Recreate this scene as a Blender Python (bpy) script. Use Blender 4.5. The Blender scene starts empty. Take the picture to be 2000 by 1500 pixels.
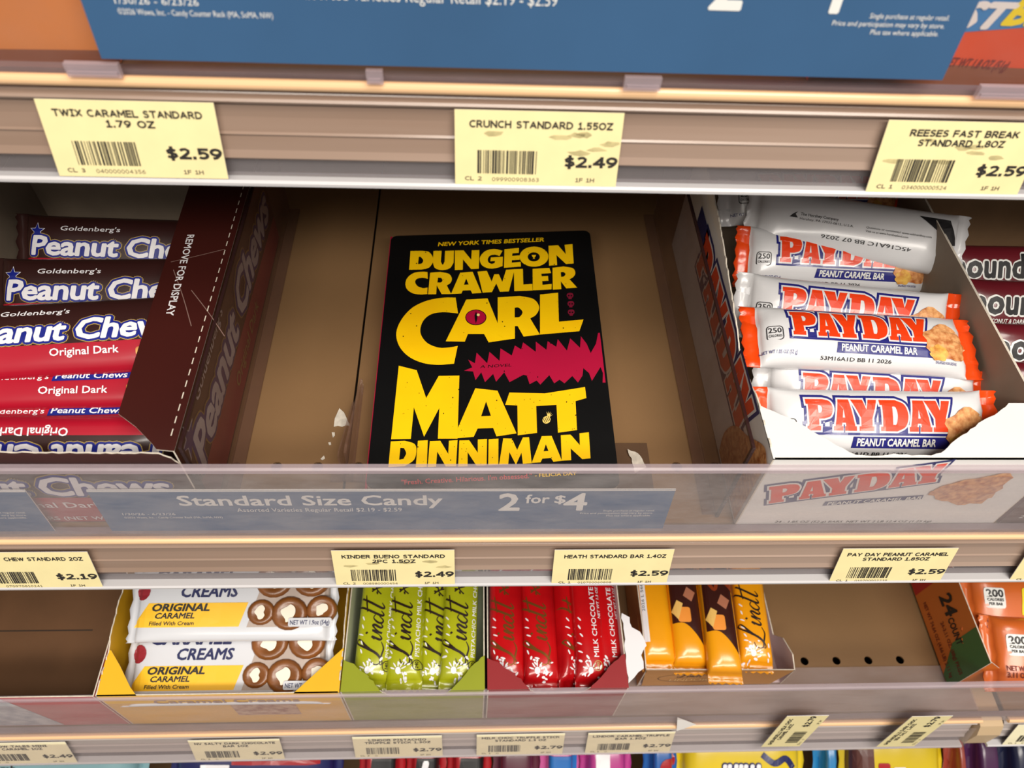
import bpy, bmesh, math, random
from mathutils import Vector, Matrix, noise
from mathutils.geometry import tessellate_polygon

random.seed(7)
SC = bpy.context.scene
COL = SC.collection

# ------------------------------------------------------------------ camera
# world: X along the shelves, Y into the shelving, Z up; the middle deck is z = 0
FPX = 1502.0
ROT = ((0.9987344, -0.0049937, -0.0500457),
       (-0.0264659, 0.7938000, -0.6076028),
       (0.0427607, 0.6081584, 0.7926633))
CAM = Vector((0.0, 0.0, 0.43))
_R = Matrix(ROT)
cam_d = bpy.data.cameras.new('camera')
cam_d.sensor_width = 36.0
cam_d.lens = FPX / 2000.0 * 36.0
cam_d.clip_start = 0.01
cam_d.dof.use_dof = True
cam_d.dof.focus_distance = 0.50
cam_d.dof.aperture_fstop = 9.0
cam = bpy.data.objects.new('camera', cam_d)
COL.objects.link(cam)
cam.matrix_world = Matrix.Translation(CAM) @ _R.to_4x4()
SC.camera = cam

# ------------------------------------------------------------------ light
SC.view_settings.view_transform = 'Standard'
SC.view_settings.look = 'None'
SC.view_settings.gamma = 1.0
SC.view_settings.use_curve_mapping = False
SC.view_settings.exposure = 0.0

world = bpy.data.worlds.new('store_light')
SC.world = world
world.use_nodes = True
bg = world.node_tree.nodes['Background']
bg.inputs[0].default_value = (1.0, 0.93, 0.86, 1)
bg.inputs[1].default_value = 0.27


def ceiling_lamp(name, loc, target, sx, sy, power, color=(1.0, 0.93, 0.84)):
    d = bpy.data.lights.new(name, 'AREA')
    d.shape = 'RECTANGLE'
    d.size, d.size_y = sx, sy
    d.energy = power
    d.color = color
    o = bpy.data.objects.new(name, d)
    COL.objects.link(o)
    o.location = loc
    o.rotation_euler = (Vector(target) - Vector(loc)).to_track_quat('-Z', 'Y').to_euler()
    return o


ceiling_lamp('ceiling_lamp', (0.25, -1.35, 1.95), (0.0, 0.30, 0.05), 2.6, 0.40, 60)
ceiling_lamp('ceiling_lamp', (0.55, -0.50, 2.45), (0.0, 0.30, 0.0), 1.6, 0.5, 42)


# ------------------------------------------------------------------ helpers
def ray(px, py):
    return _R @ Vector(((px - 1000) / FPX, (750 - py) / FPX, -1.0))


def at(px, py, x=None, y=None, z=None):
    r = ray(px, py)
    if z is not None:
        t = (z - CAM.z) / r.z
    elif y is not None:
        t = (y - CAM.y) / r.y
    else:
        t = (x - CAM.x) / r.x
    return CAM + r * t


def lin(c):
    out = []
    for v in c[:3]:
        v = v / 255.0
        out.append(v / 12.92 if v <= 0.04045 else ((v + 0.055) / 1.055) ** 2.4)
    return (*out, 1.0)


MATS = {}


def mat(name, rgb, rough=0.5, spec=0.5, var=0.0, scale=30.0, rgb2=None, bump=0.0,
        bscale=200.0, metal=0.0, stretch=(1, 1, 1), coat=0.0, detail=4.0):
    if name in MATS:
        return MATS[name]
    m = bpy.data.materials.new(name)
    m.use_nodes = True
    nt = m.node_tree
    b = nt.nodes['Principled BSDF']
    b.inputs['Base Color'].default_value = lin(rgb)
    b.inputs['Roughness'].default_value = rough
    b.inputs['Specular IOR Level'].default_value = spec
    b.inputs['Metallic'].default_value = metal
    b.inputs['Coat Weight'].default_value = coat
    b.inputs['Coat Roughness'].default_value = 0.15
    if var or bump:
        tc = nt.nodes.new('ShaderNodeTexCoord')
        mp = nt.nodes.new('ShaderNodeMapping')
        mp.inputs['Scale'].default_value = stretch
        nt.links.new(tc.outputs['Object'], mp.inputs['Vector'])
    if var:
        n = nt.nodes.new('ShaderNodeTexNoise')
        n.inputs['Scale'].default_value = scale
        n.inputs['Detail'].default_value = detail
        nt.links.new(mp.outputs[0], n.inputs['Vector'])
        r = nt.nodes.new('ShaderNodeValToRGB')
        c1 = lin(rgb)
        c2 = lin(rgb2) if rgb2 else tuple(min(1, v * (1 - var)) for v in c1[:3]) + (1,)
        r.color_ramp.elements[0].position = 0.35
        r.color_ramp.elements[1].position = 0.68
        r.color_ramp.elements[0].color = c1
        r.color_ramp.elements[1].color = c2
        nt.links.new(n.outputs['Fac'], r.inputs[0])
        nt.links.new(r.outputs[0], b.inputs['Base Color'])
    if bump:
        n2 = nt.nodes.new('ShaderNodeTexNoise')
        n2.inputs['Scale'].default_value = bscale
        n2.inputs['Detail'].default_value = 3
        nt.links.new(mp.outputs[0], n2.inputs['Vector'])
        bp = nt.nodes.new('ShaderNodeBump')
        bp.inputs['Strength'].default_value = bump
        bp.inputs['Distance'].default_value = 0.002
        nt.links.new(n2.outputs['Fac'], bp.inputs['Height'])
        nt.links.new(bp.outputs[0], b.inputs['Normal'])
    MATS[name] = m
    return m


def plastic(name, rgb, haze=0.3, hvar=0.15, scale=40.0, rough=0.12, gloss=0.08, stretch=(1, 1, 1)):
    """clear plastic sheet: see-through, dusty and scuffed, with a shiny skin"""
    if name in MATS:
        return MATS[name]
    m = bpy.data.materials.new(name)
    m.use_nodes = True
    nt = m.node_tree
    nt.nodes.clear()
    out = nt.nodes.new('ShaderNodeOutputMaterial')
    tr = nt.nodes.new('ShaderNodeBsdfTransparent')
    tr.inputs[0].default_value = (0.97, 0.95, 0.95, 1)
    df = nt.nodes.new('ShaderNodeBsdfDiffuse')
    df.inputs[0].default_value = lin(rgb)
    gl = nt.nodes.new('ShaderNodeBsdfGlossy')
    gl.inputs['Roughness'].default_value = rough
    tc = nt.nodes.new('ShaderNodeTexCoord')
    mp = nt.nodes.new('ShaderNodeMapping')
    mp.inputs['Scale'].default_value = stretch
    n = nt.nodes.new('ShaderNodeTexNoise')
    n.inputs['Scale'].default_value = scale
    n.inputs['Detail'].default_value = 6
    n.inputs['Roughness'].default_value = 0.7
    mr = nt.nodes.new('ShaderNodeMapRange')
    mr.inputs['From Min'].default_value = 0.3
    mr.inputs['From Max'].default_value = 0.7
    mr.inputs['To Min'].default_value = max(0, haze - hvar)
    mr.inputs['To Max'].default_value = haze + hvar
    nt.links.new(tc.outputs['Object'], mp.inputs[0])
    nt.links.new(mp.outputs[0], n.inputs['Vector'])
    nt.links.new(n.outputs['Fac'], mr.inputs['Value'])
    m1 = nt.nodes.new('ShaderNodeMixShader')
    nt.links.new(mr.outputs[0], m1.inputs[0])
    nt.links.new(tr.outputs[0], m1.inputs[1])
    nt.links.new(df.outputs[0], m1.inputs[2])
    m2 = nt.nodes.new('ShaderNodeMixShader')
    m2.inputs[0].default_value = gloss
    nt.links.new(m1.outputs[0], m2.inputs[1])
    nt.links.new(gl.outputs[0], m2.inputs[2])
    nt.links.new(m2.outputs[0], out.inputs[0])
    MATS[name] = m
    return m


# ---- objects
def tag(o, label=None, cat=None, group=None, kind=None):
    if label:
        o['label'] = label
    if cat:
        o['category'] = cat
    if group:
        o['group'] = group
    if kind:
        o['kind'] = kind
    return o


def thing(name, label, cat, loc=(0, 0, 0), group=None, mtx=None):
    o = bpy.data.objects.new(name, None)
    o.empty_display_size = 0.02
    COL.objects.link(o)
    if mtx is not None:
        o.matrix_world = mtx
    else:
        o.location = loc
    return tag(o, label, cat, group)


def mk(name, verts, faces, mats, parent=None, fm=None, smooth=False, loc=None):
    me = bpy.data.meshes.new(name)
    me.from_pydata([tuple(v) for v in verts], [], faces)
    if not isinstance(mats, (list, tuple)):
        mats = [mats]
    for m in mats:
        me.materials.append(m)
    if fm:
        me.polygons.foreach_set('material_index', fm)
    if smooth:
        me.polygons.foreach_set('use_smooth', [True] * len(me.polygons))
    me.update()
    o = bpy.data.objects.new(name, me)
    COL.objects.link(o)
    if parent is not None:
        o.parent = parent
    if loc is not None:
        o.location = loc
    return o


class MB:
    """collects simple solids for one mesh"""

    def __init__(s):
        s.v, s.f = [], []

    def box(s, x0, x1, y0, y1, z0, z1):
        n = len(s.v)
        s.v += [(x, y, z) for z in (z0, z1) for y in (y0, y1) for x in (x0, x1)]
        s.f += [tuple(n + i for i in q) for q in
                ((0, 2, 3, 1), (4, 5, 7, 6), (0, 1, 5, 4), (2, 6, 7, 3), (0, 4, 6, 2), (1, 3, 7, 5))]
        return s

    def prism(s, prof, x0, x1):
        """closed (y, z) outline run along x"""
        n, k = len(s.v), len(prof)
        for x in (x0, x1):
            s.v += [(x, y, z) for y, z in prof]
        for i in range(k):
            j = (i + 1) % k
            s.f.append((n + i, n + k + i, n + k + j, n + j))
        t = tessellate_polygon([[Vector((y, z, 0)) for y, z in prof]])
        for a, b, c in t:
            s.f.append((n + a, n + b, n + c))
            s.f.append((n + k + c, n + k + b, n + k + a))
        return s

    def build(s, name, m, parent=None, loc=None, smooth=False):
        o = mk(name, s.v, s.f, m, parent, loc=loc, smooth=smooth)
        bm = bmesh.new()
        bm.from_mesh(o.data)
        bmesh.ops.recalc_face_normals(bm, faces=bm.faces)
        bm.to_mesh(o.data)
        bm.free()
        return o


# ---- flat shapes
def curve(pts, n=5):
    """points (x, y) are corners, (x, y, 1) are smooth"""
    out, k = [], len(pts)
    for i in range(k):
        p0, p1, p2, p3 = pts[i - 1], pts[i], pts[(i + 1) % k], pts[(i + 2) % k]
        out.append((p1[0], p1[1]))
        s1, s2 = len(p1) > 2, len(p2) > 2
        if not (s1 or s2):
            continue
        d = (p2[0] - p1[0], p2[1] - p1[1])
        t1 = ((p2[0] - p0[0]) / 2, (p2[1] - p0[1]) / 2) if s1 else d
        t2 = ((p3[0] - p1[0]) / 2, (p3[1] - p1[1]) / 2) if s2 else d
        for j in range(1, n):
            t = j / n
            h1 = 2 * t ** 3 - 3 * t * t + 1
            h2 = t ** 3 - 2 * t * t + t
            h3 = -2 * t ** 3 + 3 * t * t
            h4 = t ** 3 - t * t
            out.append((h1 * p1[0] + h2 * t1[0] + h3 * p2[0] + h4 * t2[0],
                        h1 * p1[1] + h2 * t1[1] + h3 * p2[1] + h4 * t2[1]))
    return out


def fill(*contours):
    cs = [curve(c) for c in contours]
    tris = tessellate_polygon([[Vector((x, y, 0)) for x, y in c] for c in cs])
    vs = [p for c in cs for p in c]
    return vs, [tuple(t) for t in tris]


def ell(cx, cy, rx, ry, n=24, rot=0.0):
    o = []
    for i in range(n):
        a = 2 * math.pi * i / n
        x, y = rx * math.cos(a), ry * math.sin(a)
        o.append((cx + x * math.cos(rot) - y * math.sin(rot), cy + x * math.sin(rot) + y * math.cos(rot)))
    return o


def rect(x0, y0, x1, y1):
    return [(x0, y0), (x1, y0), (x1, y1), (x0, y1)]


def rrect(x0, y0, x1, y1, r, n=4):
    o = []
    for cx, cy, a0 in ((x1 - r, y1 - r, 0), (x0 + r, y1 - r, 90), (x0 + r, y0 + r, 180), (x1 - r, y0 + r, 270)):
        for i in range(n + 1):
            a = math.radians(a0 + 90 * i / n)
            o.append((cx + r * math.cos(a), cy + r * math.sin(a)))
    return o


def grow(poly, d):
    k = len(poly)
    area = sum(poly[i][0] * poly[(i + 1) % k][1] - poly[(i + 1) % k][0] * poly[i][1] for i in range(k))
    sg = 1 if area > 0 else -1
    out = []
    for i in range(k):
        a, b, c = Vector(poly[i - 1]), Vector(poly[i]), Vector(poly[(i + 1) % k])
        e1, e2 = (b - a), (c - b)
        if e1.length < 1e-9 or e2.length < 1e-9:
            out.append(tuple(b))
            continue
        e1.normalize()
        e2.normalize()
        n1 = Vector((e1.y, -e1.x)) * sg
        n2 = Vector((e2.y, -e2.x)) * sg
        m = n1 + n2
        if m.length < 1e-6:
            m = n1
        m.normalize()
        q = min(1.7, 1 / max(0.3, m.dot(n1)))
        out.append((b.x + m.x * d * q, b.y + m.y * d * q))
    return out


def stroke(pts, w):
    """ribbon along a smooth path; w number or list"""
    p = pts
    dense, ws = [], []
    k = len(p)
    wl = w if isinstance(w, (list, tuple)) else [w] * k
    for i in range(k - 1):
        p0, p1, p2, p3 = p[max(0, i - 1)], p[i], p[i + 1], p[min(k - 1, i + 2)]
        for j in range(6):
            t = j / 6
            f = lambda a, b, c, d: 0.5 * (2 * b + (c - a) * t + (2 * a - 5 * b + 4 * c - d) * t * t + (3 * b - a - 3 * c + d) * t ** 3)
            dense.append(Vector((f(p0[0], p1[0], p2[0], p3[0]), f(p0[1], p1[1], p2[1], p3[1]))))
            ws.append(wl[i] * (1 - t) + wl[i + 1] * t)
    dense.append(Vector(p[-1]))
    ws.append(wl[-1])
    vs, fs = [], []
    for i, q in enumerate(dense):
        d = dense[min(i + 1, len(dense) - 1)] - dense[max(i - 1, 0)]
        if d.length < 1e-9:
            d = Vector((1, 0))
        d.normalize()
        n = Vector((-d.y, d.x)) * ws[i] / 2
        vs += [tuple(q + n), tuple(q - n)]
        if i:
            fs.append((2 * i - 2, 2 * i - 1, 2 * i + 1, 2 * i))
    return vs, fs


_TC = {}


def text_raw(s, bold, shear, space, res):
    key = (s, bold, shear, space, res)
    if key in _TC:
        return _TC[key]
    cu = bpy.data.curves.new('t', 'FONT')
    cu.body = s
    cu.size = 1.0
    cu.offset = bold
    cu.shear = shear
    cu.space_character = space
    cu.resolution_u = res
    ob = bpy.data.objects.new('t', cu)
    me = ob.to_mesh()
    v = [(q.co.x, q.co.y) for q in me.vertices]
    f = [tuple(q.vertices) for q in me.polygons]
    ob.to_mesh_clear()
    bpy.data.objects.remove(ob)
    bpy.data.curves.remove(cu)
    _TC[key] = (v, f)
    return v, f


CAPH = None


def text(s, x, y, h, w=None, bold=0.0, shear=0.0, space=1.0, align='C', res=2, rot=0.0):
    """cap height h, fitted to width w, baseline point (x, y)"""
    global CAPH
    if CAPH is None:
        CAPH = max(q[1] for q in text_raw('H', 0, 0, 1, 2)[0])
    v, f = text_raw(s, 0.0, shear, space, res)
    if not v:
        return [], []
    lay = 1
    if bold:
        n = lay = 4 if bold < .025 else (8 if bold < .07 else 14)
        V0, F0, v, f = v, f, [], []
        for i in range(n):
            a = 2 * math.pi * (i + .5) / n
            k = len(v)
            v += [(x_ + bold * math.cos(a), y_ + bold * math.sin(a)) for x_, y_ in V0]
            f += [tuple(k + j for j in q) for q in F0]
    x0, x1 = min(q[0] for q in v), max(q[0] for q in v)
    ky = h / CAPH
    kx = (w / (x1 - x0)) if w else ky
    ox = {'L': x0, 'C': (x0 + x1) / 2, 'R': x1}[align]
    c, sn = math.cos(rot), math.sin(rot)
    out = []
    nv = max(1, len(v) // max(1, lay))
    for i, (a, b) in enumerate(v):
        a, b = (a - ox) * kx, b * ky
        out.append((x + a * c - b * sn, y + a * sn + b * c, (i // nv) * 4e-6))
    return out, f


def _arc(cx, cy, rx, ry, a0, a1, n=9):
    return [(cx + rx * math.cos(math.radians(a0 + (a1 - a0) * i / n)), cy + ry * math.sin(math.radians(a0 + (a1 - a0) * i / n))) for i in range(n + 1)]


_S = [(.60, .86), (.42, 1), (.2, .98), (.04, .82), (.08, .62), (.34, .52), (.58, .40), (.64, .2), (.46, .02), (.2, 0), (0, .12)]
GLYPH = {
    'A': (.80, [[(0, 0), (.40, 1)], [(.40, 1), (.80, 0)], [(.15, .32), (.65, .32)]]),
    'B': (.68, [[(0, 0), (0, 1)], [(0, 1), (.36, 1)], _arc(.36, .76, .24, .24, 90, -90), [(0, .52), (.38, .52)], _arc(.38, .26, .28, .26, 90, -90), [(0, 0), (.38, 0)]]),
    'C': (.72, [_arc(.46, .5, .46, .5, 52, 308, 14)]),
    'D': (.76, [[(0, 0), (0, 1)], [(0, 1), (.28, 1)], _arc(.28, .5, .48, .5, 90, -90, 12), [(0, 0), (.28, 0)]]),
    'E': (.58, [[(0, 0), (0, 1)], [(0, 1), (.58, 1)], [(0, .52), (.54, .52)], [(0, 0), (.58, 0)]]),
    'F': (.56, [[(0, 0), (0, 1)], [(0, 1), (.56, 1)], [(0, .50), (.50, .50)]]),
    'G': (.80, [_arc(.46, .5, .46, .5, 52, 310, 14), [(.78, .45), (.78, .10)], [(.50, .45), (.78, .45)]]),
    'H': (.72, [[(0, 0), (0, 1)], [(.72, 0), (.72, 1)], [(0, .52), (.72, .52)]]),
    'I': (.40, [[(.2, 0), (.2, 1)], [(0, 1), (.4, 1)], [(0, 0), (.4, 0)]]),
    'J': (.42, [[(.42, 1), (.42, .25)], _arc(.18, .25, .24, .25, 0, -100), [(.1, 1), (.42, 1)]]),
    'K': (.70, [[(0, 0), (0, 1)], [(.66, 1), (.02, .44)], [(.24, .60), (.70, 0)]]),
    'L': (.56, [[(0, 1), (0, 0)], [(0, 0), (.56, 0)]]),
    'M': (.86, [[(0, 0), (0, 1)], [(0, 1), (.43, .30)], [(.43, .30), (.86, 1)], [(.86, 1), (.86, 0)]]),
    'N': (.74, [[(0, 0), (0, 1)], [(0, 1), (.74, 0)], [(.74, 0), (.74, 1)]]),
    'O': (.86, [_arc(.43, .5, .43, .5, 0, 360, 20)]),
    'P': (.62, [[(0, 0), (0, 1)], [(0, 1), (.34, 1)], _arc(.34, .72, .28, .28, 90, -90), [(0, .44), (.34, .44)]]),
    'Q': (.86, [_arc(.43, .5, .43, .5, 0, 360, 20), [(.5, .2), (.86, -.1)]]),
    'R': (.70, [[(0, 0), (0, 1)], [(0, 1), (.34, 1)], _arc(.34, .74, .26, .26, 90, -90), [(0, .48), (.34, .48)], [(.30, .48), (.70, 0)]]),
    'S': (.64, [_S]),
    'T': (.72, [[(.36, 0), (.36, 1)], [(0, 1), (.72, 1)]]),
    'U': (.72, [[(0, 1), (0, .34)], _arc(.36, .34, .36, .34, 180, 360, 12), [(.72, .34), (.72, 1)]]),
    'V': (.76, [[(0, 1), (.38, 0)], [(.38, 0), (.76, 1)]]),
    'W': (1.10, [[(0, 1), (.28, 0)], [(.28, 0), (.55, 1)], [(.55, 1), (.82, 0)], [(.82, 0), (1.10, 1)]]),
    'X': (.74, [[(0, 0), (.74, 1)], [(0, 1), (.74, 0)]]),
    'Y': (.74, [[(0, 1), (.37, .48)], [(.74, 1), (.37, .48)], [(.37, .48), (.37, 0)]]),
    'Z': (.68, [[(0, 1), (.68, 1)], [(.68, 1), (0, 0)], [(0, 0), (.68, 0)]]),
    '0': (.62, [_arc(.31, .5, .31, .5, 0, 360, 18)]),
    '1': (.52, [[(.06, .80), (.28, 1)], [(.28, 1), (.28, 0)], [(.04, 0), (.52, 0)]]),
    '2': (.60, [[(.02, .84), (.18, .98), (.40, 1), (.56, .84), (.54, .62), (.36, .38), (.0, .0)], [(0, 0), (.60, 0)]]),
    '3': (.60, [_arc(.28, .75, .26, .25, 140, -90), _arc(.28, .26, .30, .26, 90, -140), [(.2, .51), (.3, .51)]]),
    '4': (.66, [[(.50, 0), (.50, 1)], [(.50, 1), (0, .30)], [(0, .30), (.66, .30)]]),
    '5': (.60, [[(.56, 1), (.08, 1)], [(.08, 1), (.08, .54)], _arc(.26, .32, .32, .30, 110, -140, 12)]),
    '6': (.62, [[(.54, 1), (.30, .92), (.08, .62), (.0, .34)], _arc(.31, .31, .31, .31, 0, 360, 16)]),
    '7': (.60, [[(0, 1), (.60, 1)], [(.60, 1), (.16, 0)]]),
    '8': (.62, [_arc(.31, .76, .26, .24, 0, 360, 16), _arc(.31, .26, .31, .26, 0, 360, 16)]),
    '9': (.62, [[(.08, 0), (.32, .08), (.54, .38), (.62, .66)], _arc(.31, .69, .31, .31, 0, 360, 16)]),
    '$': (.62, [[(.31, -.18), (.31, 1.16)], [(x_ * .95, .08 + y_ * .84) for x_, y_ in _S]]),
    '.': (.12, [[(.06, 0), (.06, .06)]]),
    ' ': (.30, []),
}


def print_text(s, x, y, h, w, t=.215, align='C', gap=.30):
    """wide label-printer capitals built from pen strokes"""
    v, f, px, lay = [], [], 0.0, 0
    for chx in s:
        gw, strokes = GLYPH.get(chx, GLYPH[' '])
        for st in strokes:
            pts = [Vector((px + a, t / 2 + b * (1 - t))) for a, b in st]
            n0 = len(v)
            m = len(pts)
            closed = m > 4 and (pts[0] - pts[-1]).length < 1e-6
            for i, p in enumerate(pts):
                d = (pts[min(i + 1, m - 1)] - pts[max(i - 1, 0)])
                if closed and i in (0, m - 1):
                    d = pts[1] - pts[-2]
                d.normalize()
                q = p.copy()
                if not closed and m == 2:
                    straight = abs(d.x) < .05 or abs(d.y) < .05
                    q += d * (t / 2 if straight else t * .22) * (-1 if i == 0 else 1)
                nn = Vector((-d.y, d.x)) * t / 2
                v.append((q.x + nn.x, q.y + nn.y, lay * 3e-6))
                v.append((q.x - nn.x, q.y - nn.y, lay * 3e-6))
                if i:
                    f.append((n0 + 2 * i - 2, n0 + 2 * i - 1, n0 + 2 * i + 1, n0 + 2 * i))
            lay = (lay + 1) % 6
        px += gw + gap
    px -= gap
    k = w / px if w else h
    ox = {'L': 0, 'C': px / 2, 'R': px}[align]
    return [(x + (a - ox) * k, y + b * h, c) for a, b, c in v], f


def tf(shape, fn):
    return [fn(*p) for p in shape[0]], shape[1]


def ink(name, parent, m, shapes, mp, lift=0.0002, cuts=None, smooth=False):
    """thin print laid on a surface; mp(u, v, h) gives the local point"""
    vs, fs = [], []
    for i_, (v, f) in enumerate(shapes):
        n = len(vs)
        vs += [(p[0], p[1], (p[2] if len(p) > 2 else 0.0) + i_ * 4e-6) for p in v]
        fs += [tuple(n + i for i in q) for q in f]
    if not vs:
        return None
    if cuts:
        bm = bmesh.new()
        bv = [bm.verts.new(p) for p in vs]
        for q in fs:
            if len(set(q)) == len(q):
                try:
                    bm.faces.new([bv[i] for i in q])
                except ValueError:
                    pass
        xs, ys = [p[0] for p in vs], [p[1] for p in vs]
        for ax, lo, hi, cl in ((0, min(xs), max(xs), cuts[0]), (1, min(ys), max(ys), cuts[1])):
            for c in cl:
                if lo < c < hi:
                    co = (c, 0, 0) if ax == 0 else (0, c, 0)
                    no = (1, 0, 0) if ax == 0 else (0, 1, 0)
                    bmesh.ops.bisect_plane(bm, geom=bm.verts[:] + bm.edges[:] + bm.faces[:],
                                           plane_co=co, plane_no=no, dist=1e-7)
        bm.verts.index_update()
        vs = [tuple(v.co) for v in bm.verts]
        fs = [tuple(v.index for v in q.verts) for q in bm.faces]
        bm.free()
    return mk(name, [mp(u, v, lift + w) for u, v, w in vs], fs, m, parent, smooth=smooth)


def inks(name, parent, m, shapes, mp, lift=0.0002, cuts=None):
    for sh in shapes:
        ink(name, parent, m, [sh], mp, lift, cuts)


def plane(o, u, v):
    o, u, v = Vector(o), Vector(u).normalized(), Vector(v).normalized()
    n = u.cross(v)
    return lambda a, b, h=0.0: o + u * a + v * b + n * h


def sheet(name, parent, poly, mp, t, m_out, m_in=None, m_edge=None):
    """card cut to an outline: printed face, raw inner face and edge"""
    vs, tr = fill(poly)
    k = len(vs)
    V = [mp(a, b, 0.0) for a, b in vs] + [mp(a, b, -t) for a, b in vs]
    F = [t_ for t_ in tr] + [(k + c, k + b, k + a) for a, b, c in tr]
    fm = [0] * len(tr) + [1] * len(tr)
    for i in range(k):
        j = (i + 1) % k
        F.append((i, j, k + j, k + i))
        fm.append(2)
    return mk(name, V, F, [m_out, m_in or m_out, m_edge or m_in or m_out], parent, fm)


def torn(pts, amp=0.0008, step=0.004, seed=0):
    """roughens a polyline the way ripped card looks"""
    rnd = random.Random(seed)
    out = []
    for (x0, y0), (x1, y1) in zip(pts[:-1], pts[1:]):
        L = math.hypot(x1 - x0, y1 - y0)
        n = max(1, int(L / step))
        for i in range(n):
            t = i / n
            j = rnd.uniform(-amp, amp) if 0 < i else 0
            nx, ny = -(y1 - y0) / L, (x1 - x0) / L
            out.append((x0 + (x1 - x0) * t + nx * j, y0 + (y1 - y0) * t + ny * j))
    out.append(pts[-1])
    return out


# ------------------------------------------------------------------ shared materials
M_TAN = mat('tan_painted_steel', (134, 103, 70), 0.42, var=0.12, scale=8, bump=0.04, bscale=300)
M_BEAD = mat('tan_bead', (238, 196, 150), 0.3, coat=0.3)
M_CHAN = mat('channel_taupe', (172, 150, 136), 0.3, var=0.25, scale=5, stretch=(0.25, 1, 6), rgb2=(146, 122, 106), coat=0.4)
M_CHANC = mat('channel_pale_grey', (196, 188, 184), 0.32, var=0.2, scale=5, stretch=(0.25, 1, 6), rgb2=(178, 168, 164), coat=0.3)
M_GROOVE = plastic('channel_groove', (142, 136, 138), 0.30, 0.08, 12, rough=0.2, gloss=0.06, stretch=(0.3, 1, 3))
M_EDGE = mat('channel_clear_edge', (206, 204, 206), 0.18, coat=0.6)
M_LIPA = plastic('clear_lip', (176, 164, 166), 0.03, 0.02, 30, gloss=0.03)
M_LIP = plastic('dusty_clear_lip', (204, 198, 198), 0.165, 0.08, 70, rough=0.25, gloss=0.04, stretch=(0.35, 1, 1))
M_LIPC = plastic('scuffed_clear_lip', (216, 202, 198), 0.17, 0.08, 45, rough=0.3, gloss=0.04, stretch=(0.25, 1, 1))
M_RIM = plastic('clear_lip_rim', (206, 190, 198), 0.34, 0.08, 25, rough=0.42, gloss=0.06, stretch=(0.3, 1, 1))
M_DIV = plastic('clear_divider', (120, 90, 76), 0.26, 0.06, 20, rough=0.08, gloss=0.04)
M_DIVE = plastic('divider_edge', (56, 34, 34), 0.75, 0.1, 20, rough=0.08, gloss=0.10)
M_CLIP = plastic('clear_clip', (190, 150, 130), 0.18, 0.1, 90, rough=0.08, gloss=0.16)
M_FILM = plastic('dusty_channel_film', (206, 198, 196), 0.07, 0.03, 30, gloss=0.05, stretch=(0.3, 1, 1))
M_TAG = mat('tag_card', (243, 229, 172), 0.6, var=0.06, scale=60)
M_TAG2 = mat('tag_card_pale', (250, 242, 204), 0.6, var=0.06, scale=60)
M_INK = mat('tag_ink', (40, 36, 34), 0.6)
M_INKS = mat('tag_ink_small', (96, 86, 70), 0.6)
M_SMUDGE = mat('tag_smudge', (206, 192, 138), 0.7, var=0.3, scale=200)
M_SIGN = mat('sign_blue', (58, 98, 140), 0.4, var=0.12, scale=12)
M_SIGNW = mat('sign_white', (236, 236, 232), 0.45)
M_KRAFT = mat('raw_card', (150, 118, 86), 0.8, var=0.14, scale=40, bump=0.05)
M_GREYCARD = mat('grey_card', (152, 136, 118), 0.8, var=0.12, scale=40, bump=0.05)
M_WCARD = mat('white_card', (226, 222, 218), 0.6, var=0.06, scale=60)
M_TORN = mat('torn_paper_fibre', (222, 212, 196), 0.9, var=0.2, scale=300)
M_WALL = mat('back_panel_paint', (150, 112, 74), 0.5, var=0.1, scale=6)
M_BASE = mat('lip_base_grey', (124, 112, 118), 0.25, var=0.2, scale=12, coat=0.5)
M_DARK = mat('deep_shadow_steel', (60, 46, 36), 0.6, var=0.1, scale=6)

# ------------------------------------------------------------------ shelving
TILT = math.radians(15)
X0, X1 = -0.56, 0.443          # this bay of shelving
NX0, NX1 = 0.467, 0.80         # the next bay
YB = 0.62                      # back panel
LEVEL = {'top': (0.305, 0.242), 'mid': (0.2115, -0.001), 'low': (0.164, -0.262), 'base': (0.120, -0.565)}
DN = Vector((0, -math.sin(TILT), -math.cos(TILT)))
OUT = Vector((0, -math.cos(TILT), math.sin(TILT)))


def strip_mp(level):
    Y, z = LEVEL[level]
    return lambda x, s, h=0.0: Vector((x, Y, z)) + DN * s + OUT * h


def strip_at(level, px, py, h=0.0):
    Y, z = LEVEL[level]
    o = Vector((0, Y, z)) + OUT * h
    r = ray(px, py)
    p = CAM + r * ((o - CAM).dot(OUT) / r.dot(OUT))
    return p.x, (p - o).dot(DN)


wall = MB().box(X0 - .3, NX1, YB, YB + 0.02, -0.62, 0.75).build('wall_back', M_WALL)
tag(wall, kind='structure')
up_ = MB().box(X1 + .002, NX0 - .002, YB - .03, YB - .001, -0.62, 0.75).build('trim_1', M_WALL)
tag(up_, kind='structure')


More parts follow.
